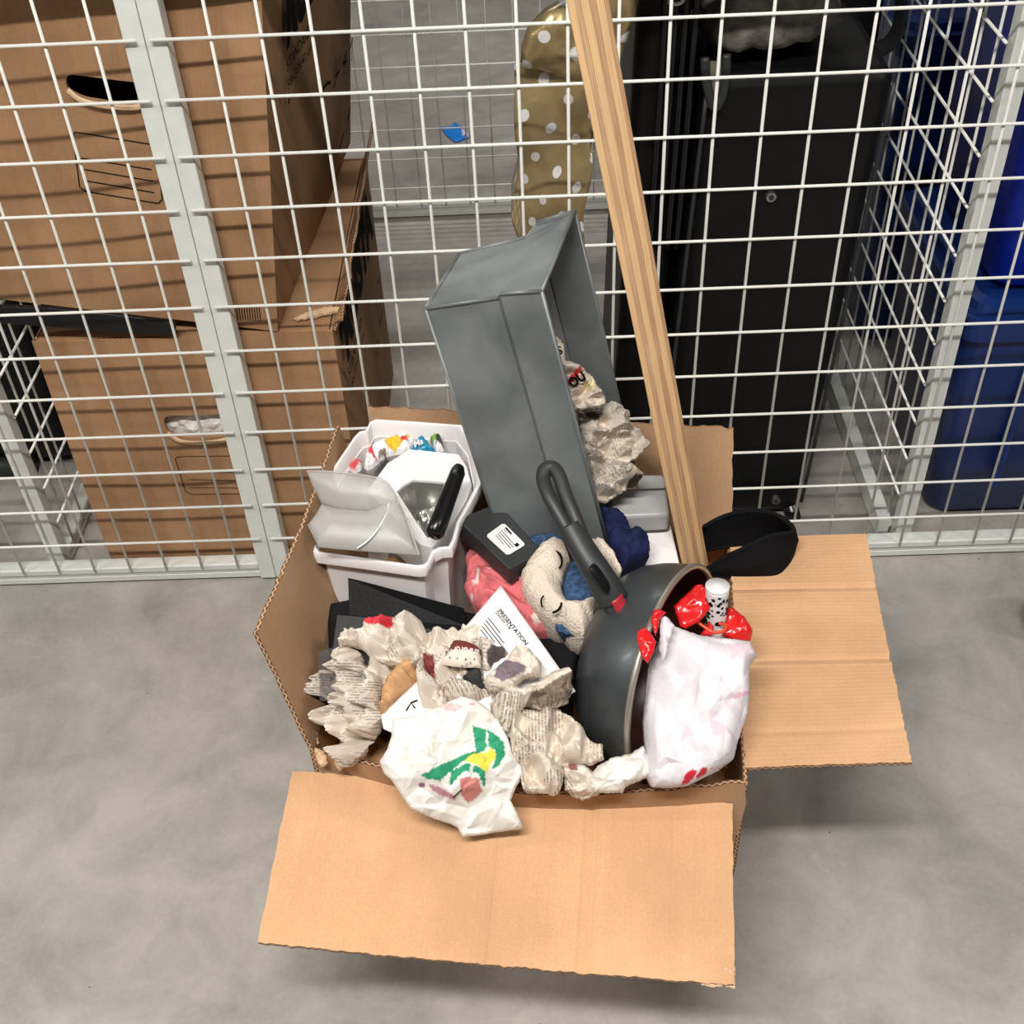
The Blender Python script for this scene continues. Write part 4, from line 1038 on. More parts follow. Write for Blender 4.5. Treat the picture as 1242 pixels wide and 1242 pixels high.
for k, (s0, s1) in enumerate(((.10, .42), (.12, .30), (.1, .80), (.1, .85), (.12, .8), (.12, .55))):
    s = lp[2]+e2_*(.13+.135*k); segs.append([s+e1_*s0, s+e1_*s1])
strip_lines('printed_lines', segs[:1], .0020, nn, M_ink, root, .0010); strip_lines('printed_lines', segs[1:], .0007, nn, M_ink, root, .0010)
s = lp[2]+e1_*.78+e2_*.25; strip_lines('printed_mark', [[s, s+e1_*.12], [s+e2_*.1, s+e1_*.12+e2_*.1]], .0022, nn, M_ink, root, .0010)
# ---- pink fleece with pale dots
dots = [((595, 697), (5, 3)), ((583, 706), (3, 7)), ((580, 715), (4, 5)), ((649, 738), (4.5, 4)), ((652, 757), (6, 4.5)), ((572, 729), (4, 3)), ((600, 720), (0.1, .1)), ((630, 712), (.1, .1))]
o = sheet('fleece_blanket', rel(550, 540, 4.968, [(100, 612), (190, 640), (300, 700), (400, 770), (470, 900), (520, 960), (630, 1110), (470, 1120), (330, 1100), (120, 960), (65, 870), (85, 760), (68, 690)]),
          [(570, 700, .458), (650, 740, .456), (600, 670, .466)], M_pinkp, None, step=2.2, dome=.016, under=.08, R=22, crumple=.014, cscale=.045, cseed=61, fold='soft', smooth=True, jit=.3,
          paint=[(d, (1.15, 3.6, 3.0)) for d in dots])
tag(o, 'pink fleece cloth with pale dots, under the white letter and the soft toy', 'blanket')
# ---- plush toy with closed eyes
root = empty('plush_toy', at(690, 700, .42), 'cream and blue plush toy with stitched closed eyes, under the pan handle', 'toy')
pc = lambda l: rel(550, 540, 4.968, l)
hd = sheet('head', pc([(405, 800), (440, 730), (475, 680), (520, 620), (590, 582), (650, 592), (690, 650), (703, 700), (668, 790), (650, 850), (665, 930), (690, 965), (760, 972), (830, 945), (870, 950), (850, 1040), (790, 1140), (740, 1130), (690, 1105), (655, 1065), (600, 1060), (500, 985), (440, 920), (410, 860)]),
           [(640, 700, .485), (700, 750, .478), (670, 670, .488)], M_plush, root, step=2.2, dome=.026, under=.07, R=26, crumple=.003, cscale=.05, cseed=62, fold='soft', smooth=True, jit=1.1)
sheet('ear', pc([(830, 562), (900, 575), (960, 640), (1016, 755), (1000, 768), (960, 720), (880, 640)]), [(720, 655, .49), (752, 692, .485), (740, 660, .488)], M_plush, root, step=2, dome=.010, under=.05, R=12, crumple=.002, cseed=63, smooth=True, jit=.8)
sheet('blue_patch', pc([(660, 830), (700, 715), (760, 690), (850, 790), (880, 900), (830, 950), (750, 968), (690, 950), (660, 900)]), [(685, 715, .487), (725, 725, .485), (700, 685, .49)], M_denim, root, step=2.2, dome=.012, under=.05, R=16, crumple=.003, cseed=64, smooth=True, fold='soft', jit=1.2)
sheet('blue_patch', pc([(370, 770), (440, 560), (520, 535), (600, 535), (660, 560), (680, 640), (600, 585), (530, 615), (470, 690), (400, 800)]), [(630, 680, .480), (680, 665, .485), (650, 650, .490)], M_denim, root, step=2.4, dome=.012, under=.05, R=14, crumple=.003, cseed=65, smooth=True, fold='soft', jit=1.2)
sheet('blue_patch', pc([(600, 1065), (660, 1070), (700, 1110), (730, 1150), (620, 1120)]), [(672, 755, .470), (695, 770, .470), (690, 750, .474)], M_denim, root, step=2.2, dome=.006, under=.04, R=8, crumple=.002, cseed=66, smooth=True, jit=.8)
for e in ([(545, 635), (533, 655), (534, 680), (545, 697)], [(612, 643), (640, 665), (653, 700), (650, 730), (640, 748)], [(545, 912), (530, 935), (530, 965), (538, 988)], [(640, 905), (650, 935), (648, 970), (630, 1000), (600, 1020)]):
    big = e[0][0] > 600
    tube('eyelash', catmull([surf(hd, x, y, .0012) for x, y in pc(e)], 5), .0013 if big else .0009, M_ink, root, 6)
0 and tube('seam', catmull([surf(hd, x, y, .0004) for x, y in pc([(660, 1070), (655, 1000), (665, 945), (690, 966)])], 5), .0008, M_pink, root, 6)
# ---- navy cloth
o = sheet('folded_cloth', rel(620, 540, 4.14, [(425, 325), (500, 330), (565, 370), (600, 430), (695, 490), (697, 550), (610, 590), (545, 640), (530, 580), (470, 480), (430, 420)]), [(740, 650, .470), (780, 670, .462), (745, 625, .475)], M_navy, None, step=2.4, dome=.022, under=.07, R=18, crumple=.010, cscale=.035, cseed=67, fold='soft', smooth=True)
tag(o, 'dark navy folded cloth between the trough and the white carton', 'cloth')
# ---- grey case on a white carton
root = empty('carton', at(785, 655, .36), 'white lidless carton under the grey case, beside the board', 'carton')
cp = [(738, 626), (812, 628), (826, 690), (745, 705)]; o = prism('carton_body', cp, [.442, .442, .425, .425], .12, M_whitebox, root, .0025)
ce = [at(x, y, .444) for x, y in ((756, 629), (808, 634), (812, 630))]; tube('carton_edge', ce, .0014, M_whitebox, root, 6)
root = empty('grey_case', at(780, 600, .42), 'pale grey glossy case lying on the white carton behind the board', 'case')
prism('case_body', [(735, 574), (806, 574), (813, 624), (742, 627)], [.482, .482, .470, .470], .026, M_greybox, root, .005)
strip_lines('groove', [[at(741, 595, .4800), at(808, 593, .4800)]], .002, V(0, 0, 1), M_charcoal, root, .0004)
# ---- frying pan
a_ = unit(-.87*CA+.20*CU+.46*CF)
cr = at(817, 817, .425)
u_ = unit(np.cross(a_, V(0, 1, 0))); v_ = np.cross(a_, u_)
def ring_(r, h, n=72): return [cr+a_*h+(u_*math.cos(2*math.pi*k/n)+v_*math.sin(2*math.pi*k/n))*r for k in range(n)]
root = empty('frying_pan', cr*V(1, 1, 0)+V(0, 0, .33), 'dark enamel frying pan standing on edge with its long black handle up', 'pan')
prof = [(.113, 0), (.1135, .003), (.1115, .018), (.108, .034), (.102, .050), (.092, .064), (.078, .073), (.055, .077), (.02, .078)]
loft('pan_body', [ring_(r, h) for r, h in prof], M_pan, root, cap1=True, smooth=True)
loft('pan_inside', [ring_(r-.003, h-.003) for r, h in prof], M_paninner, root, cap1=True, smooth=True)
loft('pan_rim', [ring_(.1135, .003), ring_(.1155, .001), ring_(.1150, -.002), ring_(.111, -.003), ring_(.1095, 0)], M_rim, root, smooth=True)
hpx = [(742, 727, .522), (735, 712, .534), (722, 690, .550), (706, 664, .564), (692, 638, .576)]
hpts = [at(*p) for p in hpx]
tube('handle_collar', catmull([at(757, 748, .505), at(750, 737, .515), at(742, 724, .524)], 4), [(.0125, .0142)]*9, M_rimdark, root, 14)
tube('red_insert', catmull([at(758, 745, .514), at(752, 733, .524), at(747, 724, .532)], 4), [(.0045, .0085)]*9, M_redacc, root, 12)
tube('handle', catmull(hpts, 6), [(.0150-.0035*min(1, i/18), .0172-.004*min(1, i/18)) for i in range(25)], M_charcoal, root, 16)
loop = [(692, 648, .572), (677, 622, .585), (666, 602, .594), (659, 583, .600), (661, 570, .605), (670, 567, .606), (678, 577, .603), (685, 598, .595), (695, 622, .585), (705, 648, .572)]
tube('handle_loop', catmull([at(*p) for p in loop], 6), [(.0066, .0072)]*55, M_charcoal, root, 12)
sl_ = [at(717, 686, .572), at(727, 699, .562), at(738, 716, .547)]
tube('handle_groove', catmull(sl_, 5), [(.0015, .004), (.002, .005), (.002, .006), (.002, .006), (.002, .006), (.002, .006), (.002, .006), (.002, .006), (.002, .006), (.002, .005), (.0015, .003)], M_black, root, 10)
# ---- black foam band on the hinge of the right flap
fb = [(851, 666, .398), (872, 662, .398), (900, 657, .400), (928, 656, .400), (952, 653, .400), (962, 662, .398), (964, 672, .396), (955, 688, .394), (942, 698, .394), (915, 700, .394), (885, 700, .394), (857, 697, .396)]
ft = [(850, 640, .432), (874, 627, .445), (905, 619, .455), (933, 620, .455), (955, 631, .450), (966, 644, .446), (961, 648, .444), (940, 652, .443), (920, 659, .440), (895, 670, .430), (873, 680, .420), (853, 693, .404)]
B_, T_ = catmull([at(*p) for p in fb], 5), catmull([at(*p) for p in ft], 5)
cb = sum(B_)/len(B_); n_ = len(B_)
def offs(L, t): return [p+unit((cb-p)*V(1, 1, 0))*t for p in L]
root = empty('foam_band', cb*V(1, 1, 0)+V(0, 0, .395), 'black soft foam band curled on the right flap hinge beside the board', 'strap')
mid = [(b_*.5+t_*.5)+unit((b_-cb)*V(1, 1, 0))*.004 for b_, t_ in zip(B_, T_)]
loft('band', [B_, mid, T_, offs(T_, .006), offs(mid, .007), offs(B_, .006)], M_blackfab, root, closed=False)
tube('band_binding', [p+V(0, 0, .001) for p in offs(T_, .003)], .0028, M_blackfab, root, 8)
tube('band_binding', [p-V(0, 0, .001) for p in offs(B_, .003)], .0026, M_blackfab, root, 8)
# ---- black cases in the front left
root = empty('laptop_sleeve', at(560, 780, .36), 'black leather flat case lying under the newspapers and the white letter', 'case')
prism('sleeve_body', [(396, 730), (436, 722), (560, 738), (703, 768), (690, 870), (400, 850)], [.440, .442, .440, .436, .425, .428], .05, M_blackleather, root, .006)
o = loft('folder', [[at(422, 701, .466), at(562, 738, .458)], [at(424, 746, .440), at(566, 760, .438)]], M_blackleather, None, closed=False)
md = o.modifiers.new('s', 'SOLIDIFY'); md.thickness = .003
tag(o, 'thin black folder standing against the front of the white bin', 'folder')
o = sheet('clear_sleeve', [(409, 746), (440, 748), (545, 768), (560, 800), (500, 850), (388, 850), (386, 790), (404, 785)], [(409, 746, .446), (560, 780, .446), (388, 850, .436)], M_sheet, None, step=6, dome=.001, under=0, R=4, crumple=.002, cscale=.12, thin=True, jit=.1, cseed=71)
tag(o, 'clear plastic sleeve on the black case, left of the crumpled newspapers', 'sleeve')
# ---- white letter
lt = [(607.5, 710), (652, 773), (698, 838), (600, 905), (500, 900), (465, 884), (462, 868), (520, 812)]
o = sheet('letter', lt, [(607, 710, .496), (695, 835, .468), (464, 870, .446)], M_letter, None, step=5, dome=.001, under=0, R=4, crumple=.0012, cscale=.2, thin=True, jit=0., cseed=72, smooth=True)
tag(o, 'flat white letter sheet with a printed heading, lying under the newspapers', 'letter')
la, lb_ = surf(o, 604, 742, .0012), surf(o, 636, 782, .0012); du = lb_-la; nL = o_info[o.name][2]; dv = np.cross(nL, du)
text3d('heading', 'PRESENTATION', la, du, dv, .048, .0042, M_ink, o, .012, .0004)
text3d('date_line', 'Datum 1/4', surf(o, 601, 744, .0012), du, dv, .024, .003, M_ink, o, .0, .0004)
segs = []
for k in range(5):
    p = surf(o, 592-k*2.2, 750+k*3.6, .0014)
    segs.append([p, p+unit(du)*(.022+.02*((k*7) % 3)/2)]); segs.append([p+unit(du)*.047, p+unit(du)*.060])
strip_lines('printed_lines', segs, .0009, nL, M_ink, o, .0008)
strip_lines('printed_mark', [[surf(o, 493, 863, .001), surf(o, 499, 853, .001), surf(o, 504, 860, .001)], [surf(o, 499, 853, .001), surf(o, 507, 850, .001)]], .0016, nL, M_ink, o, .0008)
# ---- brown kraft wad
o = sheet('kraft_wad', rel(370, 740, 6.21, [(560, 760), (575, 640), (640, 520), (720, 440), (850, 420), (870, 560), (780, 640), (680, 700), (600, 790)]), [(465, 850, .448), (510, 815, .452), (490, 860, .446)], M_kraftp, None, step=2, dome=.024, under=.03, R=14, crumple=.012, cscale=.022, cseed=73)
tag(o, 'small brown kraft paper wad between two crumpled newspapers', 'paper')
# ---- newspapers
q3 = lambda l: rel(370, 740, 6.21, l)
root = empty('newspaper_wad', at(440, 830, .42), 'crumpled newspaper with a red patch at the left front of the open box', 'newspaper')
sheet('lower_fold', q3([(250, 250), (330, 300), (400, 420), (480, 480), (530, 620), (535, 800), (490, 930), (430, 975), (395, 960), (400, 1070), (310, 1190), (250, 1060), (215, 930), (150, 860), (160, 740), (200, 670), (100, 680), (60, 620), (50, 500), (85, 450), (150, 440), (170, 370), (220, 260)]),
      [(400, 800, .455), (450, 830, .462), (415, 900, .415)], M_news3, root, step=1.9, dome=0.0187, under=.03, R=18, sharp=1.7, edge_soft=.75, crumple=0.0232, cscale=.026, cseed=81, dents=[(431, 846, 8, 6, .02), (388, 855, 9, 9, .022), (428, 893, 10, 7, .03), (420, 870, 5, 14, .012)])
sheet('upper_fold', q3([(290, 125), (430, 150), (480, 115), (590, 70), (690, 60), (830, 55), (890, 110), (912, 190), (880, 280), (870, 385), (760, 410), (620, 400), (540, 360), (480, 345), (400, 270), (300, 240), (235, 265), (250, 190)]),
      [(420, 770, .482), (510, 780, .488), (460, 805, .476)], M_news, root, step=1.9, dome=0.0202, under=.03, R=16, sharp=1.7, edge_soft=.75, crumple=0.0163, cscale=.030, cseed=82, dents=[(452, 795, 26, 4, .012), (495, 800, 16, 3, .010), (486, 768, 3, 14, .010)], uvrot=.6,
      paint=[(q3([(470, 140), (590, 60), (690, 65), (700, 175), (600, 180), (530, 165)]), (.85, .06, .10))])
sheet('inner_fold', q3([(290, 240), (400, 265), (480, 340), (600, 390), (690, 420), (620, 500), (520, 620), (480, 560), (400, 420)]), [(420, 785, .452), (480, 800, .455), (450, 830, .448)], M_news3, root, step=2, dome=0.0086, under=.02, R=14, sharp=1.7, edge_soft=.75, crumple=0.0163, cscale=.02, cseed=83, dents=[(430, 790, 14, 9, .03)],
      paint=[(q3([(300, 255), (400, 270), (470, 350), (470, 420), (360, 390)]), (.07, .09, .08)), (q3([(420, 470), (470, 480), (480, 560), (440, 520)]), (.35, .5, .65))])  # near-black patch is the hollow's shade put into colour; blue patch is print
q2 = lambda l: rel(480, 740, 8.871, l)
root = empty('newspaper_wad', at(545, 810, .43), 'crumpled newspaper with a brown lettered band in the middle of the front', 'newspaper')
sheet('lower_fold', q2([(245, 800), (250, 560), (290, 340), (430, 280), (470, 210), (560, 250), (640, 230), (700, 300), (780, 420), (940, 640), (960, 780), (1010, 890), (840, 980), (640, 1010), (450, 1010), (270, 1010)]),
      [(515, 790, .466), (580, 800, .468), (540, 850, .462)], M_news, root, step=1.9, dome=0.0144, under=.03, R=16, sharp=1.7, edge_soft=.75, crumple=0.0186, cscale=.028, cseed=84, dents=[(572, 825, 10, 12, .008), (556, 820, 3, 14, .012), (520, 845, 8, 3, .012)], uvrot=.1,
      paint=[(q2([(310, 680), (340, 630), (450, 650), (450, 830), (380, 810)]), (.36, .07, .07)), (q2([(580, 620), (900, 620), (980, 870), (760, 900), (700, 760), (590, 720)]), (.06, .07, .08)), (q2([(500, 850), (590, 850), (590, 960), (510, 950)]), (.42, .25, .22)), (q2([(600, 640), (800, 660), (690, 900), (600, 940)]), (.85, .8, .78))])
sheet('upper_fold', q2([(560, 290), (700, 260), (710, 190), (850, 140), (960, 160), (1010, 240), (1060, 300), (1065, 430), (1180, 450), (1215, 480), (1060, 560), (1000, 640), (915, 620), (900, 480), (760, 350), (620, 345)]), [(550, 775, .474), (600, 775, .476), (580, 810, .472)], M_news, root, step=2, dome=0.0130, under=.02, R=14, sharp=1.7, edge_soft=.75, crumple=0.0117, cscale=.03, cseed=85, uvrot=-.4,
      paint=[(q2([(980, 520), (1060, 450), (1200, 460), (1180, 520), (1050, 600), (1000, 600)]), (.14, .11, .14))])
bf = sheet('banner_fold', q2([(490, 590), (555, 460), (615, 345), (680, 335), (780, 350), (880, 395), (918, 430), (915, 620), (700, 612)]), [(536, 806, .486), (583, 810, .488), (560, 780, .490)], M_news, root, step=2, dome=.009, under=.004, R=12, crumple=.0008, cscale=.05, cseed=86, smooth=True, fold='soft', jit=.1, uvrot=2.5,
      paint=[(q2([(540, 470), (615, 335), (690, 330), (900, 385), (925, 440), (918, 500), (740, 482), (630, 478)]), (.24, .055, .045)), (q2([(540, 480), (740, 490), (918, 505), (915, 625), (480, 600)]), (1.05, 1.02, 1.0))])
# upside-down white letters on the band
ta, tb = surf(bf, 581.5, 790, .0012), surf(bf, 548.5, 784, .0012); nB = o_info[bf.name][2]
v, f = text_vf('ara Broo', .012); wv = v[:, 0].max(); P = []
for x, y, _ in v:
    s = x/wv; px = 581.8-s*33.5; py = 789.5-5.2*math.sin(s*1.4)+(y/.7)*8.2
    P.append(surf(bf, px, py, .0009))
mesh_obj('lettering', P, f, M_whiteink, bf)
segs = [[surf(bf, x, y, .001), surf(bf, x+.9, y-1.6, .001)] for x, y in q2([(580, 530), (660, 540), (750, 545), (845, 545)])]
strip_lines('printed_mark', segs, .0012, nB, M_ink, bf, .0006)
q4 = lambda l: rel(600, 720, 4.14, l)
root = empty('newspaper_wad', at(650, 870, .42), 'large crumpled newspaper with a rolled cuff in the front middle, left of the pan', 'newspaper')
sheet('lower_fold', q4([(-40, 420), (40, 440), (110, 470), (160, 560), (320, 568), (390, 620), (500, 730), (545, 750), (550, 820), (400, 850), (350, 860), (340, 960), (320, 1000), (150, 995), (120, 900), (100, 850), (70, 700), (0, 640), (-40, 520)]),
      [(600, 850, .462), (720, 905, .445), (640, 940, .435)], M_news2, root, step=2.1, dome=0.0173, under=.03, R=20, sharp=1.7, edge_soft=.75, crumple=0.0210, cscale=.034, cseed=87, dents=[(644, 858, 14, 9, .012), (612, 880, 5, 22, .014), (690, 925, 10, 6, .02)])
sheet('rolled_cuff', q4([(130, 490), (200, 455), (290, 385), (340, 390), (380, 400), (390, 480), (370, 550), (300, 570), (220, 572), (160, 560), (120, 590), (70, 690), (20, 600), (0, 520), (60, 480)]),
      [(630, 840, .485), (690, 815, .482), (640, 870, .475)], M_news2, root, step=1.9, dome=0.0158, under=.02, R=14, sharp=1.7, edge_soft=.75, crumple=0.0117, cscale=.028, cseed=88, dents=[(652, 848, 14, 7, .012)], uvrot=.9,
      paint=[(q4([(150, 560), (165, 530), (260, 470), (380, 420), (390, 480), (365, 550), (230, 572)]), (.30, .27, .23))])  # brown-grey patch paints in the shade under the cuff's overhang
sheet('upper_fold', q4([(-60, 440), (-30, 400), (60, 330), (110, 262), (170, 275), (235, 340), (230, 410), (150, 430), (60, 490), (-20, 500)]), [(590, 825, .488), (650, 810, .492), (615, 835, .484)], M_news, root, step=1.9, dome=0.0144, under=.02, R=12, sharp=1.7, edge_soft=.75, crumple=0.0093, cscale=.03, cseed=89,
      paint=[(q4([(10, 370), (60, 350), (160, 375), (150, 410), (40, 460), (0, 430)]), (.30, .26, .36))])
o = sheet('newspaper_scrap', rel(620, 800, 6.21, [(380, 790), (420, 775), (500, 790), (560, 800), (640, 860), (700, 990), (640, 1030), (540, 1065), (470, 1040), (400, 980), (400, 880)]), [(690, 930, .430), (730, 960, .414), (700, 968, .412)], M_news, None, step=1.9, dome=0.0101, under=.015, R=10, sharp=1.7, edge_soft=.75, crumple=0.0117, cscale=.022, cseed=90,
          paint=[(rel(620, 800, 6.21, [(420, 780), (500, 780), (500, 830), (440, 830)]), (.4, .2, .2))])
tag(o, 'small crumpled newsprint scrap over the front rim, right of the drawing', 'newspaper')
o = sheet('tissue_wad', rel(620, 800, 6.21, [(590, 900), (650, 800), (760, 740), (900, 710), (990, 655), (1040, 760), (1060, 860), (1000, 900), (860, 960), (850, 1000), (720, 1005), (640, 1000), (600, 970)]), [(720, 945, .432), (785, 915, .440), (760, 960, .424)], M_draw, None, step=2, dome=0.0130, under=.02, R=12, sharp=1.7, edge_soft=.75, crumple=0.0093, cscale=.03, cseed=91)
tag(o, 'off-white crumpled tissue paper at the front rim, left of the white bag', 'tissue')
# upper right newspaper inside the trough
q5 = lambda l: rel(640, 390, 5.645, l)
root = empty('newspaper_wad', at(740, 560, .45), 'crumpled newspaper spilling from the open side of the grey trough', 'newspaper')
def off_(p, k=.018): return p
sheet('upper_fold', q5([(168, 82), (250, 145), (262, 265), (350, 300), (430, 350), (490, 450), (540, 510), (540, 560), (490, 590), (320, 612), (285, 560), (250, 430), (215, 300), (175, 180)]),
      [(672, 410, .668), (730, 480, .620), (695, 495, .612)], M_news, root, step=1.8, dome=0.0101, under=.016, R=10, sharp=1.7, edge_soft=.75, crumple=0.0139, cscale=.024, cseed=92, uvrot=.8,
      paint=[(q5([(250, 420), (350, 310), (370, 322), (345, 380), (275, 440)]), (.75, .06, .07)), (q5([(360, 440), (450, 380), (490, 460), (400, 480)]), (1.05, 1.0, .7))])
ns = sheet('lower_fold', q5([(315, 600), (490, 590), (545, 560), (590, 530), (660, 570), (700, 640), (740, 720), (835, 800), (830, 860), (760, 930), (700, 970), (790, 1040), (770, 1130), (690, 1140), (600, 1210), (560, 1235), (440, 1230), (430, 1180), (450, 1050), (400, 940), (370, 850), (370, 740)]),
      [(700, 500, .580), (780, 540, .545), (730, 600, .515)], M_news3, root, step=1.9, dome=0.0144, under=.03, R=16, sharp=1.7, edge_soft=.75, crumple=0.0186, cscale=.030, cseed=93, dents=[(705, 500, 12, 5, .02), (725, 560, 20, 4, .012), (768, 592, 8, 8, .02), (745, 530, 18, 3, .012)], uvrot=1.2,
      paint=[(q5([(700, 1060), (790, 1060), (770, 1135), (690, 1130), (680, 1090)]), (.12, .10, .08)), (q5([(330, 600), (470, 600), (480, 680), (400, 660)]), (.25, .2, .15))])
for ch in root.children:
    if ch.name.startswith('upper_fold'): uf = ch
for t_, (x, y), (x2, y2), h_, bo in (('S', (203, 232), (240, 222), .0085, .02), ('OU', (300, 462), (400, 395), .010, .045)):
    (a0, a1), (c0, c1) = q5([(x, y)])[0], q5([(x2, y2)])[0]
    A0, C0 = surf(uf, a0, a1, .0016), surf(uf, c0, c1, .0016); nU = o_info[uf.name][2]
    text3d('lettering', t_, A0, C0-A0, np.cross(nU, C0-A0), np.linalg.norm(C0-A0), h_, M_ink, uf, bo, .0014)
# drawing
q6 = lambda l: rel(450, 840, 6.21, l)
G = (.03, .36, .20)
def drape(q, d): return -.0006*np.clip(q[:, 1]-945, 0, 80)+.010*np.exp(-((q[:, 0]-505)/26)**2-((q[:, 1]-905)/20)**2)-.006*np.exp(-((q[:, 0]-560)/14)**2-((q[:, 1]-900)/22)**2)
paint = [(q6([(760, 255), (900, 290), (1000, 370), (1005, 480), (960, 560), (905, 590), (935, 500), (940, 440), (880, 400), (850, 440), (700, 520), (600, 600), (520, 680), (400, 650), (380, 635), (520, 560), (700, 470), (790, 440)]), G),
         (q6([(600, 600), (720, 540), (860, 600), (855, 720), (800, 620), (700, 600), (590, 720)]), G),
         (q6([(895, 410), (940, 450), (935, 500), (890, 560), (870, 620), (790, 560), (700, 520), (760, 470), (880, 450)]), (1.0, .85, .12)),
         (q6([(665, 660), (720, 640), (800, 650), (840, 740), (780, 800), (730, 820), (680, 770)]), (.70, .28, .26)),
         (q6([(470, 100), (600, 90), (700, 110), (640, 160), (560, 140)]), (1.0, .66, .70)), (q6([(740, 95), (780, 90), (775, 112), (745, 118)]), (.95, .5, .62)),
         (q6([(440, 690), (520, 720), (640, 790), (630, 810), (520, 770), (450, 730)]), (.62, .32, .42)), (q6([(360, 680), (410, 680), (400, 710), (360, 710)]), (.35, .15, .25)),
         (q6([(862, 290), (885, 300), (880, 400), (868, 400)]), (.95, .95, 1)), (q6([(740, 560), (770, 550), (760, 640), (735, 640)]), (.75, .8, .75))]
dr = sheet('childs_drawing', q6([(160, 205), (330, 170), (500, 105), (690, 25), (790, 60), (890, 130), (1000, 250), (1050, 400), (1070, 460), (1130, 560), (1150, 620), (1100, 700), (1060, 800), (1120, 900), (1165, 990), (1150, 1012), (980, 1030), (820, 1055), (700, 1068), (660, 1000), (600, 970), (480, 935), (300, 860), (240, 780), (150, 650), (100, 610), (65, 520), (120, 430), (155, 330)]),
          [(540, 860, .474), (480, 930, .452), (620, 995, .418)], M_draw, None, step=1.8, dome=0.0100, under=.004, R=22, sharp=1.5, edge_soft=.4, crumple=0.0110, cscale=.05, cseed=97, paint=paint, extra=drape, nfold=6, jit=.3)
tag(dr, 'crumpled white paper with a green and yellow painted drawing, hanging over the front rim', 'drawing')
tube('pencil_stroke', catmull([surf(dr, x, y, .0006) for x, y in q6([(620, 795), (655, 760), (680, 735)])], 3), .0006, M_ink, dr, 5)
# ---- red glossy pieces, speckled tube, tie
q8 = lambda l: rel(750, 690, 6.9, l)
def red(label, poly, anch, seed, dome=.006, name='red_wrapper'):
    o = sheet(name, q8(poly), anch, M_red, None, step=2.2, dome=dome, under=.008, R=18, crumple=.0035, cscale=.04, cseed=seed, smooth=True, fold='soft', jit=.2); return tag(o, label, 'wrapper')
red('glossy red plastic piece left of the speckled tube above the white bag', [(465, 310), (560, 220), (650, 130), (700, 128), (745, 170), (770, 330), (680, 440), (565, 500), (520, 480)], [(825, 760, .500), (855, 735, .506), (835, 715, .514)], 101)
red('glossy red plastic piece right of the speckled tube above the white bag', [(915, 330), (950, 320), (1060, 400), (1125, 510), (1110, 600), (960, 595), (870, 560), (880, 480)], [(880, 770, .470), (910, 770, .466), (890, 745, .480)], 102)
red('small red plastic tab between the pan and the white bag', [(160, 520), (215, 485), (255, 520), (315, 610), (290, 700), (245, 790), (195, 740), (150, 600)], [(775, 770, .545), (795, 785, .543), (785, 800, .535)], 103, .006)
red('narrow red plastic curl on the pan behind the white bag', [(285, 350), (340, 335), (400, 360), (345, 420), (330, 500), (310, 560), (270, 440)], [(795, 742, .548), (805, 748, .548), (797, 765, .542)], 104, .005)
red('red plastic sliver between the speckled tube and the white bag', [(690, 550), (760, 430), (800, 480), (780, 560)], [(850, 770, .488), (866, 770, .488), (860, 755, .492)], 105, .004)
root = empty('speckled_tube', at(866, 770, .44), 'white cardboard tube with black paint speckles standing between the red pieces', 'tube')
t0, t1 = at(866, 775, .455), at(870, 716, .520)
tube('tube_body', catmull([t0-(t1-t0)*.25, t0, t1, t1+(t1-t0)*.06], 4), [(.0085, .0085)]*11+[(.0115, .0115)]*1+[(.009, .009)]*1 if False else [.0085+.0035*min(1, i/9) for i in range(13)], M_speck, root, 18)
rs = np.random.RandomState(5); Vv, Ff = [], []
ax = unit(t1-t0); uu = unit(np.cross(ax, unit(CAM-t0))); ww = np.cross(uu, ax); ww = ww if ww@(CAM-t0) > 0 else -ww
for k in range(60):
    s = rs.uniform(-.1, 1)**1; th = rs.uniform(-1.2, 1.2); r = .0087+.0035*(s*.75+.2)+.0002; c = t0+(t1-t0)*s; d = uu*math.sin(th)+ww*math.cos(th); e = uu*math.cos(th)-ww*math.sin(th)
    m_ = rs.randint(5, 8); z0 = rs.uniform(.0008, .0028)*(1.25-s*.5); k0 = len(Vv)
    for j in range(m_):
        a = 2*math.pi*j/m_; rr = z0*rs.uniform(.6, 1.5); Vv.append(c+d*r+e*math.cos(a)*rr+ax*math.sin(a)*rr)
    Ff.append(tuple(range(k0, k0+m_)))
o = mesh_obj('paint_speckle', Vv, Ff, M_ink, root); tag(o, kind='stuff')
o = tube('cable_tie', catmull([at(836, 744, .492), at(843, 752, .494), at(855, 761, .492), at(866, 767, .490), at(878, 765, .488), at(880, 758, .488), at(872, 756, .492)], 5), .0016, M_orange, None, 8)
tag(o, 'thin orange red plastic tie looped across the red pieces', 'tie')
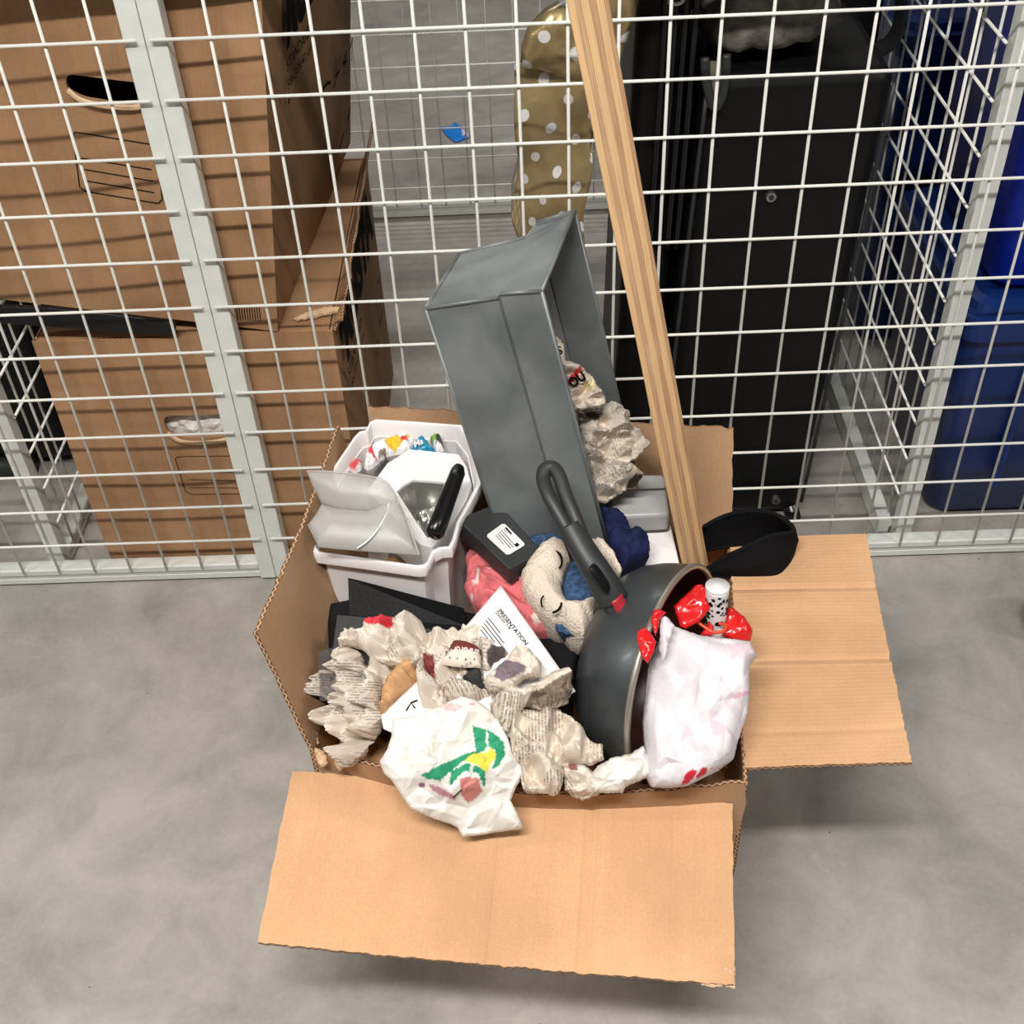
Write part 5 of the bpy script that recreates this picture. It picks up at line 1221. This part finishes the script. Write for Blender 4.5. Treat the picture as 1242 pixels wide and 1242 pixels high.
# ---- white bag
q7 = lambda l: rel(740, 690, 4.284, l)
root = empty('plastic_bag', at(845, 870, .38), 'white crumpled bag with faint pink print, standing at the front right of the box', 'bag')
bagpoly = q7([(270, 250), (300, 252), (335, 300), (400, 325), (460, 345), (540, 355), (640, 365), (720, 378), (740, 420), (762, 460), (725, 500), (718, 560), (720, 660), (712, 750), (690, 820), (655, 920), (640, 990), (560, 1050), (470, 1095), (400, 1130), (300, 1140), (220, 1135), (190, 1080), (185, 920), (175, 800), (188, 620), (205, 480), (240, 410), (265, 350)])
def bagx(q, d):
    return (.007*np.sin((q[:, 0]*.9+q[:, 1]*.35)/17.)*np.clip((q[:, 1]-820)/90, 0, 1)+.0022*np.sin((q[:, 0]-q[:, 1]*.6)/12.))*np.clip(d/14, 0, 1)
bag = sheet('bag_body', bagpoly, [(800, 790, .498), (900, 790, .492), (840, 940, .432)], M_bag, root, step=1.8, sharp=1.3, dome=.026, under=.05, R=30, crumple=.0085, cscale=.064, cseed=111, smooth=False, fold='sharp', extra=bagx, nfold=6, jit=.2, edge_soft=.05,
            paint=[(q7([(357, 1125), (365, 1070), (400, 1045), (425, 1055), (420, 1085), (385, 1120)]), (.80, .03, .06)), (q7([(425, 1085), (450, 1040), (480, 1040), (478, 1065), (440, 1092)]), (.80, .03, .06)),
                   (q7([(590, 400), (690, 400), (700, 470), (600, 500)]), (1., .86, .91)), (q7([(600, 665), (715, 640), (715, 655), (620, 690)]), (.95, .62, .70)), (q7([(480, 740), (560, 760), (600, 690), (560, 860), (500, 880)]), (1., .88, .92)), (q7([(320, 780), (400, 860), (430, 960), (360, 900)]), (1., .90, .92))])
strip_lines('printed_lines', [[surf(bag, x, y, .0008) for x, y in q7([(540, 1010), (560, 1030), (565, 1060)])], [surf(bag, x, y, .0008) for x, y in q7([(520, 1040), (560, 1000), (620, 985)])], [surf(bag, x, y, .0008) for x, y in q7([(575, 990), (585, 1020), (600, 1035)])]], .0011, o_info[bag.name][2], M_redacc, bag, .0006)
sheet('bag_handle', q7([(262, 255), (290, 245), (318, 280), (335, 300), (322, 340), (300, 430), (275, 480), (255, 420), (262, 340)]), [(803, 755, .540), (818, 765, .535), (808, 800, .525)], M_bag, root, step=2.2, dome=.006, under=.004, R=8, crumple=.004, cscale=.02, cseed=112, smooth=True)

# ------------------------------------------------------------------ groups of alike things
GR = {'mesh_fence_panel': 'white mesh panels of the storage cages', 'moving_box': 'stacked brown moving boxes', 'suitcase': 'black suitcases in the cages', 'storage_crate': 'blue plastic crates',
      'newspaper_wad': 'crumpled newspapers in the open box', 'newspaper_scrap': 'crumpled newspapers in the open box', 'cloth_bag': 'grey cloth bags on the suitcase', 'red_wrapper': 'red plastic pieces above the white bag'}
for o in list(COL.objects):
    if o.parent is None and 'label' in o:
        k = o.name.split('.')[0]
        if k in GR: o['group'] = GR[k]
        if k == 'sweet_wrapper' and 'bin' in o['label']: o['group'] = 'sweet wrappers in the white bin'
